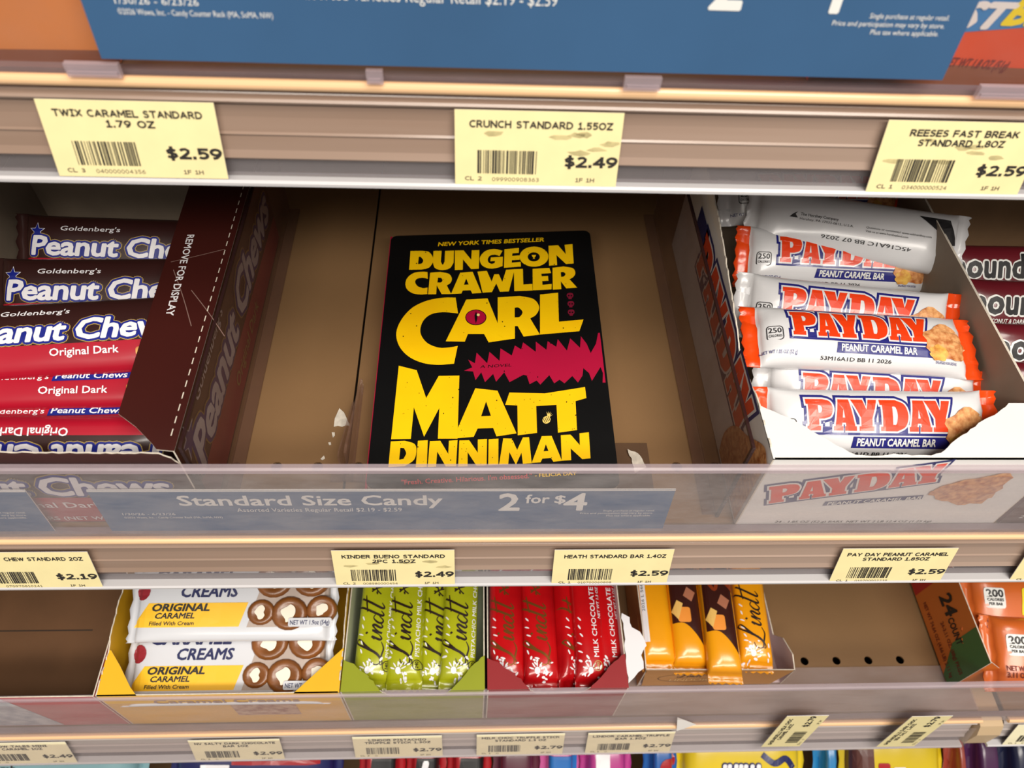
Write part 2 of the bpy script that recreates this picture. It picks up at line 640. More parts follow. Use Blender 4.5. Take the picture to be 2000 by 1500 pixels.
def shelf(level, label, x0, x1, chan, lip_m, lip_h, lean, holes=(), seam=None, hole_y=0.0, lip_foot=True,
          film=False, lip_to=None):
    Y, z = LEVEL[level]
    root = thing('candy_shelf', label, 'shelf', ((x0 + x1) / 2, Y, z))
    ox = (x0 + x1) / 2
    L = lambda x: x - ox
    zt = 0.001                      # deck top relative to root
    # deck plates with punched holes
    segs = [(x0, x1)] if seam is None else [(x0, seam - .0008), (seam + .0008, x1)]
    for a, b in segs:
        cs = [rect(L(a), 0.0, L(b), YB - Y - .002)]
        cs += [ell(L(h), hole_y - Y, .0037, .0037, 14) for h in holes if a + .006 < h < b - .006]
        vs, tr = fill(*cs)
        V = [(x, y, zt) for x, y in vs]
        k = len(V)
        V += [(x, y, zt - .0016) for x, y in vs]
        F = list(tr) + [(k + c, k + b_, k + a_) for a_, b_, c in tr]
        n = 0
        for c in cs:
            q = len(curve(c))
            F += [(n + i, n + (i + 1) % q, k + n + (i + 1) % q, k + n + i) for i in range(q)]
            n += q
        mk('deck', V, F, M_TAN, root)
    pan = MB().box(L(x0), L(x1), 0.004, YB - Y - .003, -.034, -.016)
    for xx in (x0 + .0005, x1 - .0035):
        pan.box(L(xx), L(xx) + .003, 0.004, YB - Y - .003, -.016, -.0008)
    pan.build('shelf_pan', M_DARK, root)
    # front edge: bead, price channel, groove and clear bottom edge
    smp = lambda s, h: (Vector((0, 0, 0)) + DN * s + OUT * h)
    prof = lambda pts: [(smp(s, h).y, smp(s, h).z) for s, h in pts]
    MB().prism(prof([(-.0005 + .0025 * math.sin(a), .0005 + .0025 * math.cos(a)) for a in
                     [math.pi * 2 * i / 14 for i in range(14)]]), L(x0), L(x1)).build('bead', M_BEAD, root, smooth=False)
    MB().prism(prof([(.002, -.009), (.002, -.0035), (.0045, -.0025), (.0060, -.0004), (.0072, .0002), (.0082, -.0006), (.0088, -.0032),
                     (.0150, -.0036), (.0215, -.0033), (.0225, -.0026), (.0235, -.0033), (.0300, -.0036),
                     (.0335, -.0028), (.0345, -.0040), (.0345, -.009)]), L(x0), L(x1)).build('price_channel', chan, root)
    MB().prism(prof([(.0346, -.009), (.0346, -.0046), (.0426, -.0046), (.0426, -.009)]), L(x0), L(x1)).build('channel_groove', M_GROOVE, root)
    MB().prism(prof([(.0427, -.009), (.0427, .0006), (.0440, .0014), (.0455, .0010), (.0455, -.009)]), L(x0), L(x1)).build('channel_edge', M_EDGE, root)
    if film:
        MB().prism(prof([(.0105, .0016), (.0105, .0020), (.0440, .0020), (.0440, .0016)]), L(x0), L(x1)).build('channel_cover', M_FILM, root)
    # clear lip leaning back, seated in a grey foot strip
    lx1 = lip_to or x1
    if lip_h == 0:
        return root
    MB().box(L(x0), L(lx1), .0018, .0062, .0012, .0046).build('lip_base', M_BASE, root)
    c, sn = math.cos(lean), math.sin(lean)
    lm = lambda t, h: (sn * t - c * h - .000, c * t + sn * h + .0035)
    MB().prism([lm(0, -.0012), lm(0, .0012), lm(lip_h - .0042, .0012), lm(lip_h - .0042, -.0012)], L(x0), L(lx1)).build('lip', lip_m, root)
    MB().prism([lm(lip_h - .004, -.0020), lm(lip_h - .004, .0022), lm(lip_h - .001, .0024), lm(lip_h, .0012), lm(lip_h, -.0014)],
               L(x0), L(lx1)).build('lip_rim', M_RIM, root)
    if lip_foot:
        MB().box(L(x0), L(x1), .008, .046, .0012, .0030).build('lip_foot', M_LIPC, root)
    return root


HB = [-0.152 + .026 * i for i in range(14)]
HC = [0.2997 + .0295 * i for i in range(-22, 4)]
shelf('top', 'highest shelf in view, with the large blue sign on its front', X0, NX1, M_CHAN, M_LIPA, .078, math.radians(6), lip_foot=False)
shelf('mid', 'middle shelf carrying the black book, dusty clear lip in front', X0, NX1, M_CHAN, M_LIP, .0708, math.radians(5), HB, -.0815, .2616, lip_foot=False)
shelf('low', 'lower shelf carrying the chocolate sticks, scuffed clear lip in front', X0, X1, M_CHANC, M_LIPC, .078, math.radians(6), HC, None, .2162, film=True, lip_to=NX1)
low2 = shelf('low', 'neighbouring bay of the lower shelf, at the lower right corner', NX0, NX1, M_CHANC, M_LIPC, 0, math.radians(6), (), None, .216)
shelf('base', 'lowest shelf, deep in shade under the bagged candy', X0, NX1, M_CHANC, M_LIPC, .05, math.radians(6), (), None, .2)
# rounded tan bracket end between the two lower bays
brk = thing('shelf_bracket', 'tan rounded bracket end between two lower shelf bays', 'bracket', (0.455, .164, -.262))
MB().prism([(.004, -.004), (.03, -.004), (.03, -.046), (-.004, -.046), (-.010, -.040), (-.009, -.016), (-.004, -.006)], -.0105, .0105).build('bracket_body', mat('bracket_paint', (196, 170, 134), .4), brk)

# lip clips along the base of the top lip
for px, w in ((195, .022), (735, .007), (1250, .016), (1960, .03)):
    x, s = strip_at('top', px, 140 + px * .02)
    o = MB().box(-w / 2, w / 2, -.0042, -.0016, .004, .010)
    o.box(-w / 2 + .001, w / 2 - .001, -.0052, -.0042, .0055, .0070)
    ob = o.build('lip_clip', M_RIM, None, (x, .305, .242))
    tag(ob, {195: 'wide clear clip under the upper lip, above left price tag', 735: 'narrow clear clip under the blue sign, left of centre',
             1250: 'clear clip under the blue sign, right of centre', 1960: 'clear clip under the upper lip at the right edge'}[px], 'clip', 'clips on the upper lip')


# ------------------------------------------------------------------ price tags
def barcode(x0, x1, y0, y1, seed):
    rnd = random.Random(seed)
    out, x = [], x0
    u = (x1 - x0) / 95.0
    while x < x1 - u:
        w = u * rnd.choice((1, 1, 2, 2, 3))
        out.append(fill(rect(x, y0, min(x + w, x1), y1)))
        x += w + u * rnd.choice((1, 1, 1, 2, 3))
    return out


TW, TH = .0755, .0345


def price_tag(level, x, s0, lines, price, label, cl='CL 2', code='', h=.0008, card=None, smudge=False, seed=1, clip_s=0.0, turned=None):
    """x = centre, s0 = top edge measured down the channel"""
    Y, z = LEVEL[level]
    mp0 = strip_mp(level)
    org = mp0(x, s0 + TH, h)
    if turned:
        org = mp0(x, s0, turned)
        U, V = Vector((0, math.sin(math.radians(5)), math.cos(math.radians(5)))), Vector((-1, 0, 0))
        org += U * TW / 2
    else:
        U, V = Vector((1, 0, 0)), -DN
    root = thing('price_tag', label, 'price tag', org, 'yellow price tags in the shelf channels')
    mp = plane((0, 0, 0), U, V)
    W, H = TW, TH
    rnd = random.Random(seed)
    sheet('tag_card', root, rect(-W / 2, 0, W / 2, H), lambda a, b, q=0: mp(a, b, q), .0004, card or M_TAG, M_WCARD)
    sh = []
    if len(lines) == 1:
        sh.append(print_text(lines[0], 0.001, H - .0078, .0034, min(.064, .0029 * len(lines[0]))))
    else:
        sh.append(print_text(lines[0], 0, H - .0072, .0033, min(.066, .0030 * len(lines[0]))))
        sh.append(print_text(lines[1], 0, H - .0117, .0033, .0029 * len(lines[1])))
    inks('product_name', root, M_INK, sh, mp, .0002)
    ink('barcode', root, M_INK, barcode(-.0275, .0005, .0055, .0165, seed), mp, .0002)
    ink('price', root, M_INK, [print_text(price, .0365, .0090, .0053, .0235, .225, 'R', .26)], mp, .0002)
    inks('stock_code', root, M_INKS, [print_text(cl, -.033, .0020, .0020, .0074, .18, 'L'), print_text(code, -.0205, .0018, .0019, .0018 * max(1, len(code)), .12, 'L'),
                                     print_text('1F 1H', .0185, .0020, .0020, .0085, .18, 'L')], mp, .0002)
    if smudge:
        ss = []
        for i in range(7):
            cx, cy = rnd.uniform(-.03, .034), rnd.uniform(.014, .026)
            ss.append(fill([(cx + rnd.uniform(.6, 1.2) * .005 * math.cos(a), cy + rnd.uniform(.5, 1.2) * .0013 * math.sin(a)) for a in [i * .7 for i in range(9)]]))
        inks('smudge', root, M_SMUDGE, ss, mp, .0001)
    return root


price_tag('top', -.1508, .0078, ['TWIX CARAMEL STANDARD', '1.79 OZ'], '$2.59', 'yellow $2.59 price tag at left end of the top channel', 'CL 3', '040000004356', seed=3)
price_tag('top', .0288, .0082, ['CRUNCH STANDARD 1.55OZ'], '$2.49', 'yellow $2.49 price tag in the top channel, above the book', 'CL 2', '099900908363', seed=5, smudge=True)
price_tag('top', .2252, .0085, ['REESES FAST BREAK', 'STANDARD 1.8OZ'], '$2.59', 'yellow $2.59 price tag in the top channel, above the white box', 'CL 1', '034000000524', seed=8, smudge=True)
price_tag('mid', -.2700, .0098, ['PEANUT CHEW STANDARD 2OZ'], '$2.19', 'yellow $2.19 price tag below the brown box, cut by left edge', 'CL 3', '070970810241', seed=11)
price_tag('mid', -.0490, .0100, ['KINDER BUENO STANDARD', '2PC 1.5OZ'], '$2.49', 'yellow $2.49 price tag just above the green chocolate sticks', 'CL 2', '008980000454', seed=13, smudge=True)
price_tag('mid', .0888, .0106, ['HEATH STANDARD BAR 1.4OZ'], '$2.59', 'yellow $2.59 price tag just above the red chocolate sticks', 'CL 1', '010700060808', seed=17)
price_tag('mid', .2728, .0110, ['PAY DAY PEANUT CARAMEL', 'STANDARD 1.85OZ'], '$2.59', 'yellow $2.59 price tag just below the white peanut bar box', 'CL 1', '010700002239', seed=19)
price_tag('mid', .3960, .0110, [''], '$2.59', 'yellow tag sliver at right edge of the middle shelf channel', 'CL 1', '010700002239', seed=21)
price_tag('low', -.3735, .0080, ['COW TALES MINI', 'CARAMEL 1OZ'], '$2.49', 'pale $2.49 price tag at left end of the low channel', 'CL 3', '0', seed=23, card=M_TAG2)
price_tag('low', -.1990, .0095, ['NV SALTY DARK CHOCOLATE', 'BAR 1OZ'], '$2.99', 'pale $2.99 price tag below the yellow caramel box', 'CL 2', '0', seed=25, card=M_TAG2)
price_tag('low', -.0630, .0086, ['LINDOR PISTACHIO', 'TRUFFLE STICK 1.3OZ'], '$2.79', 'pale $2.79 price tag below the green stick box', 'CL 2', '0', seed=27, card=M_TAG2)
price_tag('low', .0420, .0086, ['MILK CHOC TRUFFLE STICK', 'STANDARD 1.3 OZ'], '$2.79', 'pale $2.79 price tag below the wine red stick box', 'CL 1', '0', seed=29, card=M_TAG2)
price_tag('low', .1375, .0090, ['LINDOR CARAMEL TRUFFLE', 'BAR 1.3OZ'], '$2.79', 'pale $2.79 price tag below the caramel stick tray', 'CL 1', '0', seed=31, card=M_TAG2)
price_tag('low', .5180, .0080, [''], '$2.79', 'pale price tag on the neighbouring bay, lower right corner', 'CL 1', '0', seed=33, card=M_TAG2)
for (px, py), seed, nm, lab in (((1524, 1458), 41, ['GHIRARDELLI MILK CHOC', 'CARAMEL 1.6OZ'], 'sideways yellow $2.79 price tag on low lip, left of two'),
                                ((1748, 1458), 43, ['GHIRARDELLI DARK CHOC', 'SEA SALT 1.6OZ'], 'sideways yellow $2.79 price tag on low lip, right of two')):
    x, s = strip_at('low', px, py, .0045)
    price_tag('low', x + TH / 2, s, nm, '$2.79', lab, 'CL 1', '0', seed=seed, turned=.0046)

# ------------------------------------------------------------------ blue offer signs
SW, SH = .3315, .0435


def offer_sign(label, org, lean, full=True):
    root = thing('offer_sign', label, 'sign', org, 'blue offer signs on the shelf lips')
    V = Vector((0, math.sin(lean), math.cos(lean)))
    mp = plane((0, 0, 0), (1, 0, 0), V)
    mm = lambda u, v: (u / 1000, v / 1000)
    sheet('sign_card', root, rect(0, 0, SW, SH), mp, .0006, M_SIGN, M_SIGNW)
    KS = SH / 52.0
    T = lambda s, x, y, h, w, b=0.0, al='L': text(s, x / 1000, y * KS, h * KS, w / 1000 if w else None, b, 0, 1.0, al)
    ink('white_border', root, M_SIGNW, [fill(rect(0, SH - .0013, SW, SH))], mp)
    ink('headline', root, M_SIGNW, [T('Standard Size Candy', 47, 34, 11.5, 150, .022)], mp)
    ink('subline', root, M_SIGNW, [T('Assorted Varieties Regular Retail $2.19 - $2.59', 78, 26, 4.4, 95)], mp)
    inks('offer_price', root, M_SIGNW, [T('2', 229.5, 27, 20, 12.5, .025), T('for', 245, 36, 10, 14, .022),
                                       T('$', 262, 36, 9, 6.5, .022), T('4', 267.5, 27, 20, 14, .025)], mp)
    inks('small_print', root, M_SIGNW, [T('1/30/26 - 6/23/26', 12, 22.2, 2.6, 30), T('©2026 Wawa, Inc. - Candy Counter Rack (MA, SoMA, NW)', 12, 18.2, 2.2, 56),
                                       T('Single purchase at regular retail.', 323, 25, 2.0, 31, 0, 'R'), T('Price and participation may vary by store.', 322.5, 21.8, 2.0, 44, 0, 'R'),
                                       T('Plus tax where applicable.', 321.5, 18.6, 2.0, 27, 0, 'R')], mp)
    return root


offer_sign('blue 2 for $4 sign behind the dusty middle lip, under the book', (-.2145, .2150, .0022), math.radians(5))
offer_sign('blue offer sign at left end of middle lip, mostly out of frame', (-.2475 - SW, .2150, .0022), math.radians(5))
sg = offer_sign('large clean blue offer sign along the top of the picture', (-.1525, .3010, .2545), math.radians(6))
sg.scale = (1.068, 1, 1.195)

# ------------------------------------------------------------------ the book
BK = thing('paperback_book', 'black paperback book with big yellow title lying on middle shelf', 'book', (0.0125, .235, .001))
BT = .0245
bx0, bx1, by0, by1 = -.0640, .0893, .2320, .4545


def bz(x, y):
    u = (x - bx0) / (bx1 - bx0)
    v = (y - by0) / (by1 - by0)
    return BT + .0085 * max(0, u) * max(0, v)


def cov(px, py):
    z = BT
    for _ in range(6):
        p = at(px, py, z=z)
        z = bz(p.x, p.y)
    return p.x - .0125, p.y - .235


def bmp(u, v, h=0.0):
    return Vector((u, v, bz(u + .0125, v + .235) - .001 + h))


gx = [bx0 - .0125 + (bx1 - bx0) * i / 12 for i in range(13)]
gy = [by0 - .235 + (by1 - by0) * i / 16 for i in range(17)]
M_COVER = mat('book_cover_black', (14, 14, 15), 0.38, spec=0.4, var=0.3, scale=15)
M_YEL = mat('book_yellow', (255, 208, 0), 0.45, var=0.12, scale=18, rgb2=(250, 194, 0))
M_CRIM = mat('book_crimson', (178, 10, 58), 0.45, var=0.1, scale=20)
M_PAGE = mat('book_pages', (232, 222, 200), 0.8, var=0.15, scale=300, stretch=(0.2, 0.2, 8))
M_PRED = mat('book_quote_red', (214, 40, 50), 0.5)
outl = rrect(gx[0], gy[0], gx[-1], gy[-1], .005)
vs, tr = fill(outl)
bmc = bmesh.new()
bmc.free()
o = ink('front_cover', BK, M_COVER, [(vs, tr)], bmp, 0.0, (gx[1:-1], gy[1:-1]))
sol = o.modifiers.new('thickness', 'SOLIDIFY')
sol.thickness = .0008
sol.offset = -1
# page block and spine
pv, pf = [], []
for j, y in enumerate(gy):
    for i, x in enumerate(gx):
        xx = min(max(x, gx[0] + .001), gx[-1] - .0015)
        yy = min(max(y, gy[0] + .0012), gy[-1] - .0012)
        pv.append((xx, yy, bmp(xx, yy).z - .0011))
nb = len(pv)
pv += [(p[0], p[1], .0012) for p in pv[:nb]]
W_ = 13
for j in range(16):
    for i in range(12):
        a = j * W_ + i
        pf.append((a, a + 1, a + W_ + 1, a + W_))
        pf.append((nb + a, nb + a + W_, nb + a + W_ + 1, nb + a + 1))
for i in range(12):
    pf.append((i, nb + i, nb + i + 1, i + 1))
    a = 16 * W_ + i
    pf.append((a, a + 1, nb + a + 1, nb + a))
for j in range(16):
    a = j * W_
    pf.append((a, a + W_, nb + a + W_, nb + a))
    a += 12
    pf.append((a, nb + a, nb + a + W_, a + W_))
mk('page_block', pv, pf, M_PAGE, BK)
MB().box(gx[0] - .0006, gx[0] + .0008, gy[0], gy[-1], 0, BT - .0018).build('spine', M_CRIM, BK)
MB().box(gx[0], gx[-1], gy[0], gy[-1], 0, .0010).build('back_cover', M_COVER, BK)

c1 = lambda x, y: cov(740 + x / 4.688, 440 + y / 4.688)
c2 = lambda x, y: cov(740 + x / 4.1667, 700 + y / 4.1667)
c3 = lambda x, y: cov(880 + x / 6.25, 630 + y / 6.25)
BC = (gx[1:-1], gy[1:-1])


def traced(cmap, *conts):
    vs_, tr_ = fill(*conts)
    return [cmap(*p) for p in vs_], tr_


title = [
    traced(c1, [(290, 238), (400, 236), (460, 248, 1), (496, 300, 1), (490, 350, 1), (455, 392, 1), (390, 408), (277, 410)],
           [(366, 290), (382, 291), (406, 322, 1), (392, 352, 1), (358, 358)]),
    traced(c1, [(500, 237), (575, 236), (567, 335), (584, 364, 1), (602, 335), (606, 237), (688, 234), (684, 345), (650, 395, 1), (580, 413, 1), (515, 395, 1), (494, 345)]),
    traced(c1, [(697, 234), (775, 232), (846, 318), (850, 232), (920, 230), (915, 400), (845, 404), (770, 315), (768, 410), (695, 413)]),
    traced(c1, [(1132, 236), (1060, 220, 1), (980, 236, 1), (932, 283, 1), (924, 325, 1), (948, 372, 1), (1005, 397, 1), (1070, 395, 1), (1132, 376),
                (1135, 290), (1025, 297), (1020, 332), (1064, 330), (1058, 350), (1030, 356, 1), (1003, 340, 1), (998, 310, 1), (1018, 281, 1), (1060, 272, 1), (1105, 284)]),
    traced(c1, [(1150, 222), (1283, 210), (1280, 255), (1222, 260), (1220, 283), (1290, 278), (1288, 318), (1218, 322), (1216, 345), (1298, 338), (1300, 380), (1145, 392)]),
    traced(c1, ell(1420, 290, 132, 92, 32), ell(1418, 292, 56, 42, 20)),
    traced(c1, [(1553, 190), (1640, 185), (1712, 268), (1700, 182), (1772, 175), (1783, 352), (1712, 357), (1625, 275), (1632, 367), (1558, 372)]),
    traced(c1, [(445, 432), (400, 428, 1), (320, 440, 1), (262, 483, 1), (243, 540, 1), (260, 590, 1), (310, 625, 1), (380, 636, 1), (443, 633), (446, 572),
                (405, 578, 1), (355, 560, 1), (332, 522, 1), (350, 492, 1), (400, 484, 1), (448, 492)]),
    traced(c1, [(470, 437), (560, 430), (640, 447, 1), (668, 490, 1), (655, 530, 1), (622, 553), (662, 632), (575, 633), (530, 553), (525, 634), (450, 635)],
           [(541, 483), (570, 485, 1), (582, 505, 1), (570, 525, 1), (536, 527)]),
    traced(c1, [(745, 437), (858, 428), (940, 622), (855, 627), (840, 597), (768, 600), (755, 627), (660, 632)], [(800, 490), (822, 545), (778, 547)]),
    traced(c1, [(903, 427), (988, 420), (1032, 518), (1056, 452), (1098, 450), (1130, 522), (1165, 410), (1243, 405), (1190, 608), (1108, 611), (1075, 535), (1035, 614), (950, 620)]),
    traced(c1, [(1236, 405), (1318, 402), (1322, 545), (1405, 540), (1408, 600), (1240, 606)]),
    traced(c1, [(1407, 402), (1560, 393), (1577, 440), (1487, 447), (1490, 470), (1548, 467), (1552, 510), (1495, 513), (1497, 548), (1582, 540), (1580, 590), (1410, 598)]),
    traced(c1, [(1590, 392), (1690, 380), (1775, 396, 1), (1798, 438, 1), (1782, 474, 1), (1745, 497), (1815, 573), (1715, 580), (1665, 515), (1670, 588), (1592, 592)],
           [(1665, 432), (1692, 432, 1), (1708, 448, 1), (1695, 470, 1), (1668, 475)]),
    traced(c1, [(703, 665), (600, 665, 1), (450, 690, 1), (310, 755, 1), (210, 862, 1), (160, 985, 1), (185, 1105, 1), (270, 1202, 1), (400, 1262, 1), (540, 1280, 1), (688, 1270),
                (722, 1107), (650, 1120, 1), (550, 1123, 1), (450, 1085, 1), (392, 1018, 1), (380, 950, 1), (410, 872, 1), (480, 817, 1), (590, 798, 1), (725, 810)]),
    traced(c1, [(800, 683), (995, 672), (1090, 905), (1150, 1053), (1005, 1075), (963, 998), (815, 998), (787, 1068), (612, 1065)]),
    traced(c1, [(1088, 663), (1290, 650), (1415, 678, 1), (1467, 750, 1), (1440, 820, 1), (1385, 855), (1474, 1003), (1325, 1022), (1270, 925), (1245, 925), (1245, 1040), (1088, 1062)],
           [(1243, 757), (1280, 757, 1), (1315, 797, 1), (1290, 840, 1), (1243, 847)]),
    traced(c1, [(1475, 637), (1640, 620), (1648, 885), (1873, 865), (1835, 972), (1475, 1003)]),
]
author = [
    traced(c2, [(162, 62), (308, 98), (385, 325), (487, 145), (655, 142), (640, 655), (480, 655), (492, 405), (368, 640), (285, 400), (260, 657), (100, 660)]),
    traced(c2, [(785, 245), (965, 265), (1120, 612), (957, 637), (930, 568), (803, 573), (772, 640), (636, 652), (642, 570)], [(872, 352), (912, 470), (832, 473)]),
    traced(c2, [(1062, 280), (1350, 287), (1677, 235), (1688, 325), (1600, 350), (1612, 585), (1457, 607), (1445, 380), (1280, 390), (1287, 608), (1130, 628), (1127, 385), (1028, 380)]),
    traced(c2, [(97, 678), (210, 672), (288, 697, 1), (306, 752, 1), (285, 828, 1), (210, 880), (78, 887)], [(175, 730), (205, 732), (222, 775, 1), (200, 820), (165, 827)]),
    traced(c2, [(318, 672), (398, 668), (390, 885), (300, 887)]),
    traced(c2, [(415, 675), (500, 672), (565, 780), (570, 672), (640, 667), (628, 880), (545, 882), (475, 760), (465, 884), (397, 886)]),
    traced(c2, [(655, 670), (735, 668), (805, 770), (805, 662), (880, 657), (877, 872), (795, 876), (722, 765), (722, 880), (645, 883)]),
    traced(c2, [(893, 660), (973, 655), (972, 868), (890, 872)]),
    traced(c2, [(1012, 653), (1083, 655), (1125, 748), (1172, 645), (1222, 643), (1243, 855), (1172, 860), (1160, 770), (1115, 868), (1062, 765), (1052, 865), (978, 868)]),
    traced(c2, [(1325, 635), (1405, 632), (1490, 835), (1420, 843), (1400, 812), (1330, 818), (1315, 848), (1243, 853)], [(1358, 700), (1380, 755), (1340, 758)]),
    traced(c2, [(1480, 627), (1560, 622), (1635, 708), (1632, 612), (1708, 603), (1722, 815), (1655, 822), (1560, 735), (1565, 830), (1488, 835)]),
]
burst = [(165, 590), (265, 550), (215, 455), (297, 500), (318, 370), (447, 500), (475, 360), (597, 470), (610, 318), (747, 405), (785, 283), (862, 330), (885, 245),
         (1040, 360), (1040, 235), (1170, 335), (1185, 230), (1290, 300), (1308, 205), (1420, 345), (1460, 195), (1580, 310), (1590, 170), (1660, 260), (1710, 375),
         (1775, 260), (1800, 130), (1822, 128), (1892, 735), (1855, 735), (1860, 620), (1830, 545), (1725, 715), (1690, 620), (1620, 560), (1610, 650), (1555, 735),
         (1485, 655), (1390, 745), (1330, 700), (1265, 745), (1205, 645), (1095, 760), (1050, 710), (965, 755), (930, 650), (890, 640), (720, 730), (655, 610),
         (555, 725), (520, 630), (420, 730), (375, 610), (305, 705), (275, 600)]
inks('title_letter', BK, M_YEL, title, bmp, .0003, BC)
inks('author_letter', BK, M_YEL, author, bmp, .0003, BC)
ink('burst_shape', BK, M_CRIM, [traced(c3, burst)], bmp, .00025, BC)


def flat_text(cmap, s, xa, ya, xb, yb, h, **k):
    """text between two traced baseline points, cap height h in trace units"""
    L = math.hypot(xb - xa, yb - ya)
    v, f = text(s, 0, 0, h, L, align='L', **k)
    a = math.atan2(yb - ya, xb - xa)
    ca, sa = math.cos(a), math.sin(a)
    return [(*cmap(xa + p[0] * ca + p[1] * sa, ya + p[0] * sa - p[1] * ca), *p[2:]) for p in v], f


ink('bestseller_line', BK, M_YEL, [flat_text(c1, 'NEW YORK TIMES BESTSELLER', 540, 194, 1512, 150, 34, bold=.03, shear=.18)], bmp, .0003, BC)
ink('novel_line', BK, M_COVER, [flat_text(c3, 'A NOVEL', 360, 562, 745, 540, 34, bold=.0, shear=.15)], bmp, .0005, BC)
ink('quote_line', BK, M_PRED, [flat_text(c2, '"Fresh. Creative. Hilarious. I\'m obsessed."', 185, 1030, 1245, 975, 38, bold=.01)], bmp, .0003, BC)
ink('quote_credit', BK, M_YEL, [flat_text(c2, '- FELICIA DAY', 1270, 968, 1610, 950, 28, bold=.02)], bmp, .0003, BC)
# eye in the letter A, small trophy, skulls, pineapple
ink('eye_rim', BK, M_COVER, [traced(c1, ell(888, 847, 97, 72, 28))], bmp, .0004, BC)
ink('eye_iris', BK, M_CRIM, [traced(c1, ell(888, 847, 90, 65, 28))], bmp, .0005, BC)
ink('eye_slit', BK, M_COVER, [traced(c1, [(890, 793), (902, 830), (900, 868), (888, 905), (878, 862), (876, 830)])], bmp, .0006, BC)
ink('eye_glint', BK, mat('eye_cream', (246, 226, 150), .5), [traced(c1, ell(910, 826, 14, 12, 12))], bmp, .0007, BC)
ink('trophy_mark', BK, M_YEL, [traced(c1, [(1398, 275), (1440, 275), (1432, 292), (1424, 298), (1424, 304), (1430, 310), (1408, 310), (1414, 304), (1414, 298), (1405, 292)])], bmp, .0004, BC)
sk = []
for cx, cy in ((1750, 648), (1757, 723), (1760, 800)):
    sk.append(traced(c1, [(cx - 32, cy), (cx - 24, cy - 20, 1), (cx, cy - 26, 1), (cx + 24, cy - 20, 1), (cx + 32, cy), (cx + 24, cy + 16), (cx + 16, cy + 18), (cx + 14, cy + 32), (cx - 14, cy + 32), (cx - 16, cy + 18), (cx - 24, cy + 16)],
                     ell(cx - 12, cy, 8, 7, 8), ell(cx + 12, cy, 8, 7, 8)))
inks('skull_mark', BK, mat('skull_crimson', (120, 14, 44), .5), sk, bmp, .0004, BC)
pn = [traced(c2, ell(1364, 502, 34, 30, 16, -.5))]
for a in (-1.9, -1.5, -1.15, -.8, -.4):
    pn.append(traced(c2, [(1372, 482), (1378 + 46 * math.cos(a) * .9, 474 + 42 * math.sin(a)), (1388, 480)]))
ink('pineapple_mark', BK, mat('pineapple_gold', (236, 206, 110), .5), pn, bmp, .0003, BC)
inks('pineapple_line', BK, M_COVER, [traced(c2, [(1334 + i * 14, 492 - i * 6), (1338 + i * 14, 490 - i * 6), (1358 + i * 12, 526 - i * 6), (1354 + i * 12, 528 - i * 6)]) for i in range(4)], bmp, .0004, BC)
rnd = random.Random(5)
sp = []
for i in range(90):
    x, y = rnd.uniform(150, 1650), rnd.uniform(100, 860)
    r = rnd.choice((2, 2, 3, 3, 5))
    sp.append(traced(c2, [(x + r * math.cos(a), y + r * 1.2 * math.sin(a)) for a in (0, 1.2, 2.4, 3.7, 5)]))
for i in range(60):
    x, y = rnd.uniform(200, 1800), rnd.uniform(230, 1250)
    r = rnd.choice((2, 3, 3, 5))
    sp.append(traced(c1, [(x + r * math.cos(a), y + r * 1.2 * math.sin(a)) for a in (0, 1.2, 2.4, 3.7, 5)]))
tag(ink('ink_specks', BK, M_COVER, sp, bmp, .00045), kind='stuff')

# ------------------------------------------------------------------ packs: pillow wrappers
def frame(c, U, V):
    U = Vector(U).normalized()
    V = Vector(V)
    V = (V - U * V.dot(U)).normalized()
    N = U.cross(V)
    m = Matrix((U, V, N)).transposed().to_4x4()
    m.translation = Vector(c)
    return m


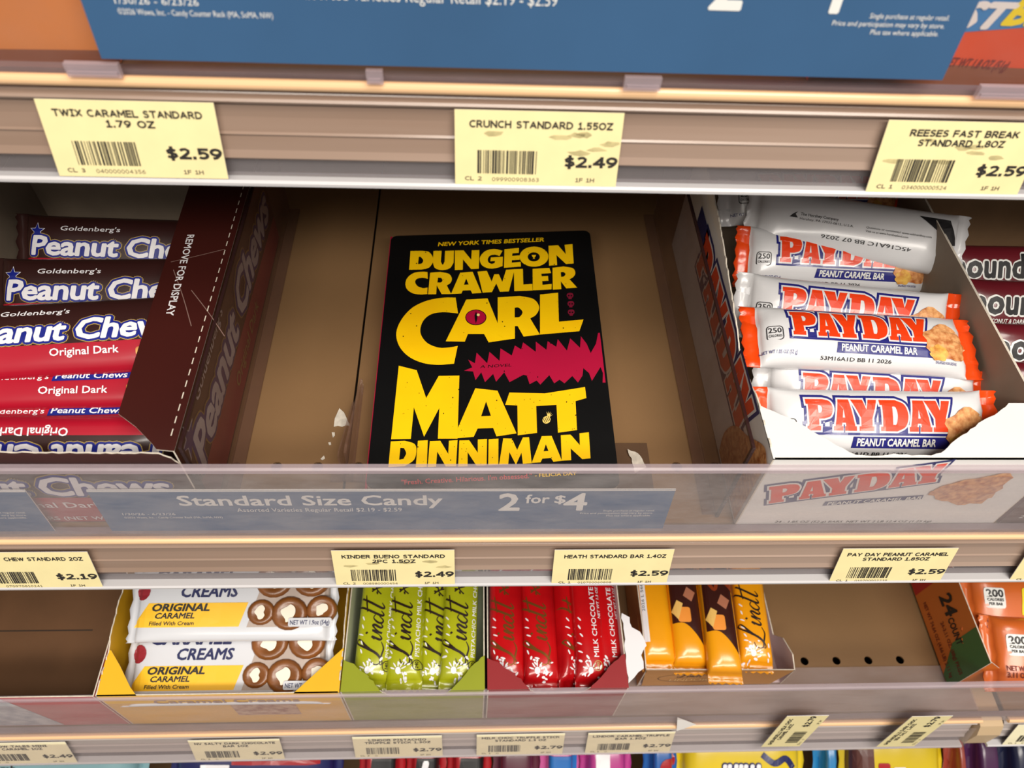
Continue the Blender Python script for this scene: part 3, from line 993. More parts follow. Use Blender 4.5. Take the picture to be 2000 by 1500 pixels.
class Pillow:
    def __init__(s, L, W, T, fin=.009, p=2.4, crumple=.0006, seed=0, flare=1.08, tips=6.0, zig=.0008):
        s.L, s.W, s.T, s.fin, s.p, s.cr, s.seed, s.fl, s.tips, s.zig = L, W, T, fin, p, crumple, seed, flare, tips, zig
        s.lc = L / 2 - fin

    def taper(s, u):
        a = min(1.0, abs(u) / s.lc)
        return max(0.0, 1 - a ** s.tips) ** 0.5

    def half(s, u):
        a = min(1.0, abs(u) / s.lc)
        return s.W / 2 * (1 + (s.fl - 1) * a ** 8)

    def wr(s, u, v):
        a = min(1.0, abs(u) / s.lc)
        n = noise.noise(Vector((u * 70 + s.seed * 7.1, v * 90, s.seed * 3.3)))
        n2 = noise.noise(Vector((u * 25 + s.seed * 3.1, v * 230 + 5, s.seed)))
        return s.cr * (n * (0.5 + 0.9 * a ** 3) + n2 * 2.2 * a ** 5)

    def top(s, u, v):
        w = s.half(u)
        t = min(1.0, abs(v) / w)
        e = max(0.0, 1 - t ** s.p) ** (1 / s.p)
        return s.T / 2 * s.taper(u) * e + s.wr(u, v) * (0.15 + 0.85 * e) + .0003

    def mp(s, u, v, h=0.0):
        return Vector((u, v, s.top(u, v) + h))

    def grid(s):
        us = [-s.L / 2, -s.L / 2 + s.fin * .5, -s.lc, -s.lc * .985, -s.lc * .95, -s.lc * .89, -s.lc * .8]
        n = 14
        mid = [-s.lc * .8 + 1.6 * s.lc * i / n for i in range(1, n)]
        us = us + mid + [-q for q in reversed(us)]
        ts = [math.sin(math.pi / 2 * (-1 + 2 * i / 14)) for i in range(15)]
        return us, ts

    def mesh(s, name, mats, parent, pick=None, fin_mat=None, half_fin=False):
        us, ts = s.grid()
        nu, nv = len(us), len(ts)
        V, F, fm = [], [], []
        for side in (1, -1):
            for i, u in enumerate(us):
                for j, t in enumerate(ts):
                    uu = u
                    if i in (0, nu - 1):
                        uu = u + (s.zig if j % 2 else -s.zig)
                    v = s.half(u) * t
                    z = s.top(u, v) if side > 0 else -(s.T / 2 * s.taper(u) * max(0, 1 - abs(t) ** s.p) ** (1 / s.p)) - .0003
                    V.append((uu, v, z))
        k = nu * nv
        for i in range(nu - 1):
            for j in range(nv - 1):
                a = i * nv + j
                F.append((a, a + nv, a + nv + 1, a + 1))
                F.append((k + a, k + a + 1, k + a + nv + 1, k + a + nv))
                uc, vc = (us[i] + us[i + 1]) / 2, s.half(us[i]) * (ts[j] + ts[j + 1]) / 2
                q = pick(uc, vc) if pick else 0
                if fin_mat is not None and ((i < 2 and not half_fin) or i >= nu - 3):
                    q = fin_mat
                fm += [q, q]
        for i in range(nu - 1):
            for j0 in (0, nv - 1):
                a = i * nv + j0
                f = (a, k + a, k + a + nv, a + nv) if j0 == 0 else (a, a + nv, k + a + nv, k + a)
                F.append(f)
                fm.append(fm[2 * (i * (nv - 1) + min(j0, nv - 2))])
        for i0 in (0, nu - 1):
            for j in range(nv - 1):
                a = i0 * nv + j
                F.append((a, a + 1, k + a + 1, k + a) if i0 == 0 else (a, k + a, k + a + 1, a + 1))
                fm.append(fm[2 * (min(i0, nu - 2) * (nv - 1) + j)])
        return mk(name, V, F, mats, parent, fm, smooth=True)

    def cuts(s):
        us, ts = s.grid()
        return us, [s.W / 2 * t for t in ts[1:-1]]


def scl(shape, k, dx=0, dy=0, rot=0.0):
    c, sn = math.cos(rot), math.sin(rot)
    return [(dx + k * (p[0] * c - p[1] * sn), dy + k * (p[0] * sn + p[1] * c), *p[2:]) for p in shape[0]], shape[1]


def copy_thing(root, mtx, label, group=None):
    r = root.copy()
    COL.objects.link(r)
    r.matrix_world = mtx
    r['label'] = label
    for ch in [c for c in root.children]:
        c = ch.copy()
        COL.objects.link(c)
        c.parent = r
    return r


# ---- the slab lettering on the white bars
PD = [
    ([(0, 21.5), (12, 21.5), (16.5, 20, 1), (18.3, 15.5, 1), (16.5, 10, 1), (12, 8.2), (8.2, 8), (8.2, 3.2), (9.4, 3.2), (9.4, 0), (.3, 0), (.3, 3.2), (1.4, 3.2), (1.4, 18), (0, 18)],
     [(8.2, 17.2), (10, 17, 1), (11, 15, 1), (10, 12.5, 1), (8.2, 12.2)]),
    ([(22.5, 21.5), (30, 21.5), (33.6, 3.2), (34.6, 3.2), (34.6, 0), (26.4, 0), (26.4, 3.2), (27.2, 3.2), (26.9, 5.5), (24.4, 5.5), (24, 3.2), (25, 3.2), (25, 0), (18.6, 0), (18.6, 3.2), (19.6, 3.2)],
     [(25.8, 15.5), (26.6, 9), (24.8, 9)]),
    ([(31.5, 21.5), (40, 21.5), (41.9, 14.5), (44, 21.5), (49.8, 21.5), (45.6, 9), (45.6, 3.2), (46.8, 3.2), (46.8, 0), (36.6, 0), (36.6, 3.2), (37.9, 3.2), (37.9, 9)],),
    ([(51.5, 21.5), (63, 21.5), (69, 18.5, 1), (71, 11, 1), (69, 3.5, 1), (63, 0), (51.5, 0), (51.5, 3.2), (53, 3.2), (53, 18), (51.5, 18)],
     [(60, 17), (62.5, 16.5, 1), (63.6, 11, 1), (62.5, 5, 1), (60, 4.5)]),
]
PD.append(tuple([(p[0] + 53, *p[1:]) for p in c] for c in PD[1]))
PD.append(tuple([(p[0] + 52, *p[1:]) for p in c] for c in PD[2]))
PD_RED = [fill(*c) for c in PD]
PD_WHITE = [fill(grow(curve(c[0], 3), 1.2)) for c in PD]
PD_BLUE = [fill(grow(curve(c[0], 3), 2.9)) for c in PD] + [fill(rect(0, -2.9, 100, 3))]
M_PDW = mat('bar_white_film', (226, 226, 228), 0.28, coat=0.5, var=0.04, scale=20)
M_PDR = mat('bar_orange_red', (232, 62, 16), 0.3, coat=0.5)
M_PDO = mat('bar_orange_fin', (240, 74, 16), 0.3, coat=0.5, bump=0.2, bscale=150)
M_PDB = mat('bar_navy', (36, 38, 122), 0.3, coat=0.5)
M_NUT = mat('peanut_picture', (236, 176, 116), 0.4, var=0.5, scale=260, rgb2=(176, 98, 46), bump=0.25, bscale=260)
M_NUT2 = mat('peanut_picture_gold', (236, 190, 92), 0.4, var=0.4, scale=220, rgb2=(196, 124, 52), bump=0.25, bscale=220)
M_BLK = mat('print_black', (28, 26, 28), 0.5)


def pd_logo(k, dx, dy, rot=0.0):
    return ([scl(s_, k, dx, dy, rot) for s_ in PD_RED], [scl(s_, k, dx, dy, rot) for s_ in PD_WHITE], [scl(s_, k, dx, dy, rot) for s_ in PD_BLUE])


def lumps(cx, cy, rx, ry, n, seed):
    r_ = random.Random(seed)
    out = [fill([(cx + rx * (1 + .12 * math.sin(7 * a + seed)) * math.cos(a), cy + ry * (1 + .12 * math.sin(5 * a)) * math.sin(a)) for a in [2 * math.pi * i / 26 for i in range(26)]])]
    return out


def payday_proto(seed):
    P = Pillow(.152, .042, .023, .010, 2.3, .0011, seed, 1.06, 7)
    root = thing('peanut_bar', 'x', 'candy bar', group='white wrapped peanut bars in the open box')
    P.mesh('wrapper', [M_PDW, M_PDO], root, None, 1, seed == 1)
    cu = P.cuts()
    red, wh, bl = pd_logo(.00086, -.047, -.0035)
    ink('logo_border', root, M_PDB, bl, P.mp, .0002, cu)
    ink('logo_halo', root, M_PDW, wh, P.mp, .0004, cu)
    inks('logo_letter', root, M_PDR, red, P.mp, .0006, cu)
    ink('name_band', root, M_PDB, [fill([(-.020, -.0135), (.044, -.0135), (.045, -.0068), (-.019, -.0068)])], P.mp, .0003, cu)
    ink('name_line', root, M_SIGNW, [text('PEANUT CARAMEL BAR', -.0170, -.0122, .0042, .048, .03, .08, 1.0, 'L')], P.mp, .0006, cu)
    ink('bar_picture', root, M_NUT, lumps(.0515, -.002, .0150, .0125, 0, 1), P.mp, .0007, cu)
    ink('peanut_picture', root, M_NUT2, lumps(.0450, -.0100, .0062, .0052, 0, 2), P.mp, .0008, cu)
    ink('calorie_frame', root, M_BLK, [fill(rrect(-.0625, -.0065, -.0525, .0035, .002), rrect(-.0620, -.0060, -.0530, .0030, .0017))], P.mp, .0004, cu)
    ink('calorie_number', root, M_BLK, [text('250', -.0575, -.0015, .0036, .0078, .015)], P.mp, .0004, cu)
    ink('calorie_word', root, M_BLK, [text('CALORIES', -.0575, -.0045, .0016, .0078, .015)], P.mp, .0004, cu)
    ink('weight_line', root, M_PDB, [text('NET WT 1.85 OZ (52 g)', -.0665, -.0155, .0022, .022, .01, 0, 1, 'L')], P.mp, .0004, cu)
    ink('date_code', root, M_BLK, [text('53M16A1D BB 11 2026', -.030, -.0180, .0020, .045, .01, 0, 1, 'L')], P.mp, .0004, cu)
    ink('picture_note', root, M_PDB, [text('ENLARGED FOR DETAIL', .050, -.0165, .0014, .014, .01, 0, 1, 'C')], P.mp, .0004, cu)
    return root, P


pdA, PP = payday_proto(1)
pdB, _ = payday_proto(4)


def bar_mtx(pl, zl, pr, zr, tau, slide=0.0):
    a, b = at(*pl, z=zl), at(*pr, z=zr)
    t = math.radians(tau)
    m = frame((a + b) / 2, b - a, (0, math.cos(t), math.sin(t)))
    m.translation += m.to_3x3() @ Vector((slide, 0, 0))
    return m


bars = [
    (pdB, (1428, 500), .046, (1838, 522), .044, 42, 'white peanut bar tucked under the plain-backed bar, lettering half hidden'),
    (pdA, (1430, 594), .052, (1872, 640), .052, 44, 'white peanut bar in mid box with lettering fully readable'),
    (pdB, (1440, 656), .060, (1912, 684), .060, 12, 'white peanut bar with rumpled top, its date code facing out'),
    (pdA, (1480, 766), .036, (1912, 792), .038, 42, 'white peanut bar second from box front, lower half hidden'),
    (pdB, (1482, 828), .058, (1930, 834), .056, 34, 'white peanut bar nearest the torn front of its box'),
]
for i, (pr, a, za, b, zb, tau, lab) in enumerate(bars):
    m = bar_mtx(a, za, b, zb, tau)
    if i in (1, 0):
        pr.matrix_world = m
        pr['label'] = lab
    else:
        copy_thing(pr, m, lab)
# the bar lying face down on top, and one more behind it
PB = Pillow(.158, .044, .022, .008, 2.2, .0014, 9, 1.05, 8)
m = bar_mtx((1446, 418), .064, (1895, 488), .062, 40)
r_ = thing('peanut_bar', 'white peanut bar lying face down across the rear bars', 'candy bar', mtx=m, group='white wrapped peanut bars in the open box')
PB.mesh('wrapper', [M_PDW, M_PDO], r_, None, 0)
cu = PB.cuts()
ink('address_line', r_, M_BLK, [text('The Hershey Company', -.043, .0035, .0020, .027, .01, 0, 1, 'L')], PB.mp, .0004, cu)
ink('address_line', r_, M_BLK, [text('Hershey, PA 17033-0815, U.S.A.', -.043, .0005, .0016, .038, 0, 0, 1, 'L')], PB.mp, .0004, cu)
ink('address_mark', r_, M_BLK, [fill([(-.0505, .0015), (-.0445, .0015), (-.0465, .0040), (-.0450, .0060), (-.0480, .0042)])], PB.mp, .0004, cu)
ink('query_line', r_, M_BLK, [text('Questions or comments? www.askhershey.com', .004, .0015, .0015, .046, 0, 0, 1, 'L')], PB.mp, .0004, cu)
ink('query_line', r_, M_BLK, [text('Visit us at www.hersheyland.com', .004, -.0012, .0015, .030, 0, 0, 1, 'L')], PB.mp, .0004, cu)
v_, f_ = text('45C16A1C BB 07 2026', 0, 0, .0026, .064, .01)
ink('date_code', r_, M_BLK, [([(.006 - p[0], -.0075 - p[1], *p[2:]) for p in v_], f_)], PB.mp, .0004, cu)
ink('panel_corner', r_, M_BLK, [fill([(.040, .0165), (.062, .0165), (.070, .000), (.066, -.001)])], PB.mp, .0005, cu)
m = bar_mtx((1410, 385), .060, (1760, 385), .056, 40)
copy_thing(pdA, m, 'white peanut bar at the very back, only a sliver showing')


# ------------------------------------------------------------------ open display boxes
def side_mp(x, y0, z0, left):
    # left=True: outer face looks to -X ; u runs from back to front so that print reads outward
    if left:
        return plane((x, y0, z0), (0, -1, 0), (0, 0, 1))
    return plane((x, y0, z0), (0, 1, 0), (0, 0, 1))


def open_box(name, label, cat, x0, x1, y0, y1, z0, H, outer, inner, front=None, left=None, right=None, back=True, t=.0009, group=None):
    """card tray: base, two sides, back and (torn) front; outlines are in local (u, z)"""
    root = thing(name, label, cat, (x0, y0, z0), group)
    W, D = x1 - x0, y1 - y0
    MB().box(t, W - t, t, D - t, 0, t).build('base', inner, root)
    full = lambda L: rect(0, 0, L, H)
    sheet('left_side', root, left or full(D), plane((0, D, 0), (0, -1, 0), (0, 0, 1)), t, outer, inner, M_TORN)
    sheet('right_side', root, right or full(D), plane((W, 0, 0), (0, 1, 0), (0, 0, 1)), t, outer, inner, M_TORN)
    sheet('front_panel', root, front or rect(t, 0, W - t, H), plane((0, 0, 0), (1, 0, 0), (0, 0, 1)), t, outer, inner, M_TORN)
    if back:
        sheet('back_panel', root, rect(t, 0, W - t, H), plane((W, D, 0), (-1, 0, 0), (0, 0, 1)), t, outer, inner, M_TORN)
    return root


# ---- white box of peanut bars
M_PBOX = mat('white_box_print', (240, 239, 236), 0.4, coat=0.2, var=0.03, scale=30)
px0, px1, py0, py1, PH = .1635, .3300, .2185, .475, .078
D_ = py1 - py0
ltop = torn([(D_, .078), (D_ - .042, .078), (D_ - .075, .070), (D_ - .12, .082), (D_ - .18, .094), (0, .100)], .0009, .003, 2)
PBX = open_box('candy_box', 'white torn-open box of peanut bars on middle shelf', 'box', px0, px1, py0, py1, .001, PH, M_PBOX, M_GREYCARD,
               left=[(0, 0), (D_, 0)] + ltop)
fmp = plane((0, 0, 0), (1, 0, 0), (0, 0, 1))


def pf_(px, py):
    p = at(px, py, y=py0)
    return p.x - px0, p.z - .001


# torn top panel
tear = [(60, 560), (190, 605), (300, 650), (420, 715), (530, 785), (640, 850), (785, 920), (930, 930), (1060, 910), (1190, 925), (1330, 925), (1400, 905), (1500, 815), (1590, 760),
        (1670, 690), (1810, 615), (1890, 545)]
tw = []
for u, v in tear:
    p = at(1460 + u / 3.704, 640 + v / 3.704, z=PH + .001)
    tw.append((min(max(p.x - px0, .0004), px1 - px0 - .0004), max(.002, p.y - py0)))
poly = [(0, 0), (px1 - px0, 0), (px1 - px0, tw[-1][1])] + list(reversed(torn(tw, .0005, .003, 4))) + [(0, tw[0][1])]
sheet('top_panel', PBX, poly, plane((0, 0, PH), (1, 0, 0), (0, 1, 0)), .0009, M_PBOX, M_GREYCARD, M_TORN)
a, b = pf_(1500, 982), pf_(1852, 936)
k = math.hypot(b[0] - a[0], b[1] - a[1]) / 102
rt = math.atan2(b[1] - a[1], b[0] - a[0])
red, wh, bl = pd_logo(k * .96, a[0], a[1], rt)
M_LBLU = mat('box_navy', (44, 50, 110), .4)
ink('logo_border', PBX, M_LBLU, bl, fmp, .0002)
ink('logo_halo', PBX, M_PBOX, wh, fmp, .0004)
inks('logo_letter', PBX, M_PDR, red, fmp, .0006)
ink('name_band', PBX, M_LBLU, [fill([pf_(1606, 987), pf_(1800, 974), pf_(1804, 966), pf_(1612, 979)])], fmp, .0003)
a, b = pf_(1614, 985), pf_(1798, 973)
v_, f_ = text('PEANUT CARAMEL BAR', 0, 0, .0035, math.hypot(b[0] - a[0], b[1] - a[1]), .02, .1, 1, 'L')
rt2 = math.atan2(b[1] - a[1], b[0] - a[0])
ink('name_line', PBX, M_SIGNW, [scl((v_, f_), 1, a[0], a[1], rt2)], fmp, .0006)
q = [pf_(*p) for p in ((1815, 960), (1850, 945), (1890, 935), (1975, 922), (1962, 945), (1940, 965), (1915, 980), (1870, 983), (1830, 972))]
q = curve([(x, y, 1) for x, y in q], 4)
q = [(x + .0010 * math.sin(i * 1.9), y + .0012 * math.cos(i * 1.7)) for i, (x, y) in enumerate(q)]
ink('bar_picture', PBX, M_NUT, [fill(q)], fmp, .0007)
a, b = pf_(1508, 1027), pf_(1808, 1028)
ink('weight_line', PBX, M_BLK, [text('24 - 1.85 OZ (52 g) BARS  NET WT 2 LB 12.4 OZ (1.25 kg)', a[0], .0035, .0024, b[0] - a[0], 0, .1, 1, 'L')], fmp, .0003)
# left side art, reading towards the back
lmp = plane((0, D_, 0), (0, -1, 0), (0, 0, 1))
red, wh, bl = pd_logo(.00150, D_ - .190, .040)
ink('side_logo_border', PBX, M_LBLU, bl, lmp, .0002)
ink('side_logo_halo', PBX, M_PBOX, wh, lmp, .0004)
inks('side_logo_letter', PBX, M_PDR, red, lmp, .0006)
ink('side_bar_picture', PBX, M_NUT, [fill([(D_ - .052, .004), (D_ - .002, .004), (D_ - .002, .070), (D_ - .012, .072, 1), (D_ - .03, .055, 1), (D_ - .048, .040, 1), (D_ - .056, .02, 1)])], lmp, .0008)
ink('side_band', PBX, M_LBLU, [fill([(D_ - .215, .058), (D_ - .170, .058), (D_ - .186, .075), (D_ - .215, .075)])], lmp, .0004)

# ---- dark red box on the far right with coconut bars
M_MR = mat('dark_red_box', (120, 20, 34), 0.4, coat=0.2, var=0.15, scale=12)
M_MRB = mat('dark_red_film', (104, 26, 36), 0.3, coat=0.5, var=0.2, scale=10)
MX0 = .3345
MBX = open_box('candy_box', 'dark red box of coconut bars at the right edge', 'box', MX0, .478, .2190, .475, .001, .073, M_MR, M_KRAFT,
               front=[(.001, 0), (.142, 0), (.142, .06), (.001, .073)])
ink('front_print', MBX, mat('brown_box_front', (84, 50, 44), .45), [fill([(.0, .001), (.143, .001), (.143, .058), (.0, .072)])], plane((0, 0, 0), (1, 0, 0), (0, 0, 1)), .0002)
ink('front_logo', MBX, M_SIGNW, [text('C', .044, .026, .018, .016, .01, .3, 1, 'L')], plane((0, 0, 0), (1, 0, 0), (0, 0, 1)), .0004)
ink('front_weight', MBX, M_SIGNW, [text('24-1.75 OZ BARS', .008, .008, .0035, .05, 0, .1, 1, 'L')], plane((0, 0, 0), (1, 0, 0), (0, 0, 1)), .0004)
PM = Pillow(.132, .040, .020, .008, 2.4, .0007, 21, 1.05, 8)
mo = thing('coconut_bar', 'x', 'candy bar', group='dark red coconut bars at right edge')
PM.mesh('wrapper', [M_MRB], mo)
cu = PM.cuts()
ink('logo_rim', mo, M_SIGNW, [text('mounds', -.0275, -.003, .0165, .0715, .085, 0, 1.04)], PM.mp, .0003, cu)
ink('logo', mo, M_BLK, [text('mounds', -.0275, -.003, .0165, .0675, .035, 0, 1.04)], PM.mp, .0006, cu)
ink('name_line', mo, M_SIGNW, [text('COCONUT & DARK CHOCOLATEY', -.0210, -.0098, .0030, .052, .02, .15)], PM.mp, .0004, cu)
ink('name_line', mo, M_SIGNW, [text('CANDY BAR', .004, -.0140, .0024, .018, .02, .15)], PM.mp, .0004, cu)
mb_ = [(534, .044, 45, 'coconut bar in dark red wrapper, rearmost of the four'), (605, .046, 45, 'coconut bar in dark red wrapper, second from the rear'),
       (690, .046, 44, 'coconut bar in dark red wrapper, second from box front'), (770, .044, 42, 'coconut bar in dark red wrapper nearest the shelf lip')]
for i, (py, z, tau, lab) in enumerate(mb_):
    p = at(1950, py, z=z)
    t = math.radians(tau)
    m = frame((.4025 - .001 * i, p.y, z), (1, .0 - .03 * (i % 2), 0), (0, math.cos(t), math.sin(t)))
    if i == 0:
        mo.matrix_world = m
        mo['label'] = lab
    else:
        copy_thing(mo, m, lab)

# ---- dark brown box of peanut chews on the left
M_BRN = mat('brown_box_print', (64, 24, 20), 0.36, coat=0.25, var=0.15, scale=10)
M_BRND = mat('brown_wrapper', (52, 26, 24), 0.32, coat=0.4, var=0.15, scale=12)
M_RED = mat('red_wrapper', (176, 20, 44), 0.32, coat=0.4, var=0.1, scale=14)
M_BLUE = mat('logo_blue', (22, 34, 132), 0.35, coat=0.3)
M_LETW = mat('logo_white', (236, 234, 238), 0.35, coat=0.3)
M_GOLD = mat('logo_gold_line', (176, 150, 78), 0.4)
bx_0, bx_1, by_0, by_1, BH = -.3300, -.1570, .2225, .4750, .079
WB, DB = bx_1 - bx_0, by_1 - by_0
ft = torn([(WB - .001, .066), (WB - .004, .072), (WB - .009, .0765), (.001, .0785)], .0006, .003, 6)
CBX = open_box('candy_box', 'dark brown torn-open box of chewy bars on middle shelf', 'box', bx_0, bx_1, by_0, by_1, .001, BH, M_BRN, M_GREYCARD,
               front=[(.001, 0), (WB - .001, 0)] + ft)
fl_ = [(-.157, .2225), (-.1665, .2235), (-.169, .2265), (-.181, .238), (-.1925, .2465), (-.1955, .34), (-.1990, .475), (-.157, .475)]
sheet('top_flap', CBX, [(x - bx_0, y - by_0) for x, y in fl_], plane((0, 0, BH + .0003), (1, 0, 0), (0, 1, 0)), .0008, M_BRN, M_GREYCARD, M_TORN)
tmp_ = plane((0, 0, BH + .0003), (1, 0, 0), (0, 1, 0))
# printed instruction runs down the flap
a, b = at(372, 462, z=BH), at(330, 620, z=BH)
v_, f_ = text('REMOVE FOR DISPLAY', 0, 0, .0044, (b - a).length, .02, 0, 1, 'L')
ang = math.atan2(b.y - a.y, b.x - a.x)
ink('flap_text', CBX, M_LETW, [scl((v_, f_), 1, a.x - bx_0 - .0015, a.y - by_0, ang)], tmp_, .0002)
# creases and perforation line
prf = []
for i in range(26):
    y = .232 + i * .0082
    prf.append(fill(rect(-.1612 - bx_0, y - by_0, -.1606 - bx_0, y - by_0 + .0045)))
tag(ink('perforation', CBX, M_TORN, prf, tmp_, .0002), kind='stuff')
cz = [((335, 515), (440, 490)), ((375, 640), (340, 530)), ((440, 660), (375, 570))]
cs_ = []
for (ax, ay), (bx_, by_) in cz:
    p, q = at(ax, ay, z=BH), at(bx_, by_, z=BH)
    cs_.append(stroke([(p.x - bx_0, p.y - by_0), ((p.x + q.x) / 2 - bx_0 + .0006, (p.y + q.y) / 2 - by_0), (min(q.x, -.158) - bx_0, q.y - by_0)], .0005))
inks('crease', CBX, mat('crease_grey', (128, 100, 92), .7), cs_, tmp_, .0002)


def chew_logo(s, x, y, h, w, parent, mp, cu=None, l0=.0003, shear=.16, pre='logo'):
    ink(pre + '_gold', parent, M_GOLD, [text(s, x, y, h, w * 1.034, .125, shear, .96, 'C')], mp, l0, cu)
    ink(pre + '_blue', parent, M_BLUE, [text(s, x, y, h, w * 1.026, .10, shear, .96, 'C')], mp, l0 + .0002, cu)
    ink(pre + '_white', parent, M_LETW, [text(s, x, y, h, w, .030, shear, .96, 'C')], mp, l0 + .0005, cu)


smp_ = plane((WB, 0, 0), (0, 1, 0), (0, 0, 1))
ink('side_red_band', CBX, M_RED, [fill([(.004, .002), (DB, .002), (DB, .024), (.12, .030), (.004, .034)])], smp_, .0002)
chew_logo('Peanut Chews', .128, .036, .026, .228, CBX, smp_, None, .0004, .16, 'side_logo')
ink('side_line', CBX, M_LETW, [text("Goldenberg's", .075, .068, .008, .07, .01, .15)], smp_, .0004)
ink('side_line', CBX, M_GOLD, [text('Original Dark', .13, .012, .009, .075, .01, .1)], smp_, .0006)


def star(cx, cy, r):
    return [(cx + (r if i % 2 == 0 else r * .42) * math.sin(math.pi * i / 5), cy + (r if i % 2 == 0 else r * .42) * math.cos(math.pi * i / 5)) for i in range(10)]


ink('side_star_rim', CBX, M_LETW, [fill(star(.016, .066, .0125))], smp_, .0004)
ink('side_star', CBX, M_BLUE, [fill(star(.016, .066, .0108))], smp_, .0006)
ink('front_red', CBX, M_RED, [fill([(0, .001), (WB, .001), (WB, .030), (0, .030)])], plane((0, 0, 0), (1, 0, 0), (0, 0, 1)), .0002)
chew_logo('Peanut Chews', .085, .034, .019, .150, CBX, plane((0, 0, 0), (1, 0, 0), (0, 0, 1)), None, .0004, .16, 'front_logo')
ink('front_line', CBX, M_LETW, [text('Original Dark', .085, .019, .006, .062, .01)], plane((0, 0, 0), (1, 0, 0), (0, 0, 1)), .0006)
ink('front_line', CBX, M_LETW, [text('24 - 2 OZ BARS (NET WT 3 LB)', .085, .004, .004, .09, .01)], plane((0, 0, 0), (1, 0, 0), (0, 0, 1)), .0006)

PC = Pillow(.158, .048, .022, .008, 2.6, .0007, 31, 1.04, 9)
cu = PC.cuts()
M_CHOC = mat('chocolate_picture', (48, 24, 18), .35, coat=.3)


def chew_face(d=0.0):
    """d slides the print down the wrapper"""
    r = thing('chew_bar', 'x', 'candy bar', group='chew bars in the brown box')
    mp = lambda u, v, h=0.0: PC.mp(u, v + d, h)
    PC.mesh('wrapper', [M_RED, M_BRND], r, lambda u, v: 1 if v > -.0065 + d or abs(u) > .073 else 0)
    cq = (cu[0], [q - d for q in cu[1]])
    ink('maker_line', r, M_LETW, [text("Goldenberg's", -.024, .0138, .0030, .040, .01, .1)], mp, .0004, cq)
    chew_logo('Peanut Chews', -.002, -.0030, .0125, .126, r, mp, cq)
    ink('flavour_line', r, M_LETW, [text('Original Dark', .006, -.0125, .0044, .040, .02)], mp, .0004, cq)
    ink('star_rim', r, M_LETW, [fill(star(-.060, .0130, .0058))], mp, .0004, cq)
    ink('star', r, M_BLUE, [fill(star(-.060, .0130, .0050))], mp, .0006, cq)
    if d == 0:
        ink('piece_picture', r, M_CHOC, [fill([(.036, -.0150), (.050, -.0150), (.058, -.0085), (.043, -.0085)])], mp, .0004, cq)
        ink('piece_cut', r, M_NUT2, [fill(rrect(.036, -.0150, .048, -.0100, .0015))], mp, .0006, cq)
    return r


def chew_side():
    r = thing('chew_bar', 'x', 'candy bar', group='chew bars in the brown box')
    PC.mesh('wrapper', [M_RED, M_BRND], r, lambda u, v: 1 if abs(u) > .07 else 0)
    ink('maker_line', r, M_LETW, [text("Goldenberg's", -.030, -.0075, .0032, .036, .01)], PC.mp, .0004, cu)
    ink('plate', r, M_BLUE, [fill([(-.010, -.0090), (.035, -.0080), (.036, -.0020), (-.009, -.0030)])], PC.mp, .0004, cu)
    ink('logo_white', r, M_LETW, [text('Peanut Chews', .013, -.0075, .0036, .042, .02, .12)], PC.mp, .0007, cu)
    ink('flavour_line', r, M_LETW, [text('Original Dark', .003, -.0165, .0042, .040, .02)], PC.mp, .0004, cu)
    ink('piece_picture', r, M_CHOC, [fill([(.034, -.0160), (.048, -.0160), (.056, -.0095), (.041, -.0095)])], PC.mp, .0004, cu)
    ink('piece_cut', r, M_NUT2, [fill(rrect(.034, -.0160, .046, -.0115, .0015))], PC.mp, .0006, cu)
    return r


cfA, cfB, cfC = chew_face(), chew_side(), chew_face(-.0065)
chews = [
    (cfA, 200, 494, .044, -.2405, 44, -1, 'brown and red chew bar, rearmost in the brown box'),
    (cfA, 200, 577, .050, -.2375, 40, 1, 'brown and red chew bar, second from the rear of its box'),
    (cfA, 200, 664, .062, -.2385, 24, 4, 'brown and red chew bar tilted on top, Original Dark readable'),
    (cfB, 200, 734, .046, -.2420, 12, 1.5, 'red chew bar edge-on with small blue logo, nearer the top'),
    (cfB, 200, 800, .034, -.2440, 12, .5, 'red chew bar edge-on with small blue logo, partly covered'),
    (cfC, 200, 893, .036, -.2450, 44, 180, 'upside-down chew bar at the front of the brown box'),
]
first = set()
for pr, px, py, z, xc, tau, yaw, lab in chews:
    p = at(px, py, z=z)
    t = math.radians(tau)
    m = frame((xc, p.y, z), (1, 0, 0), (0, math.cos(t), math.sin(t))) @ Matrix.Rotation(math.radians(yaw), 4, 'Z')
    if id(pr) not in first:
        first.add(id(pr))
        pr.matrix_world = m
        pr['label'] = lab
    else:
        copy_thing(pr, m, lab)

# ------------------------------------------------------------------ clear dividers on the middle shelf
def divider(x, label, tall=.080):
    r = thing('shelf_divider', label, 'divider', (x, .226, .001), 'clear dividers standing on the middle shelf')
    D = .285
    MB().box(-.0007, .0007, 0, D, 0, tall - .0016).build('divider_sheet', M_DIV, r)
    MB().box(-.0009, .0009, -.0002, D, tall - .0016, tall).build('top_edge', M_DIVE, r)
    MB().box(-.0009, .0009, -.0020, -.0002, 0, tall).build('front_edge', M_DIVE, r)
    MB().box(-.009 if x > 0 else .0009, -.0009 if x > 0 else .009, 0, D, 0, .0014).build('foot', M_DIV, r)
    return r


divider(.1535, 'clear plastic divider beside the white peanut bar box')
divider(-.1545, 'clear plastic divider beside the brown chew box')
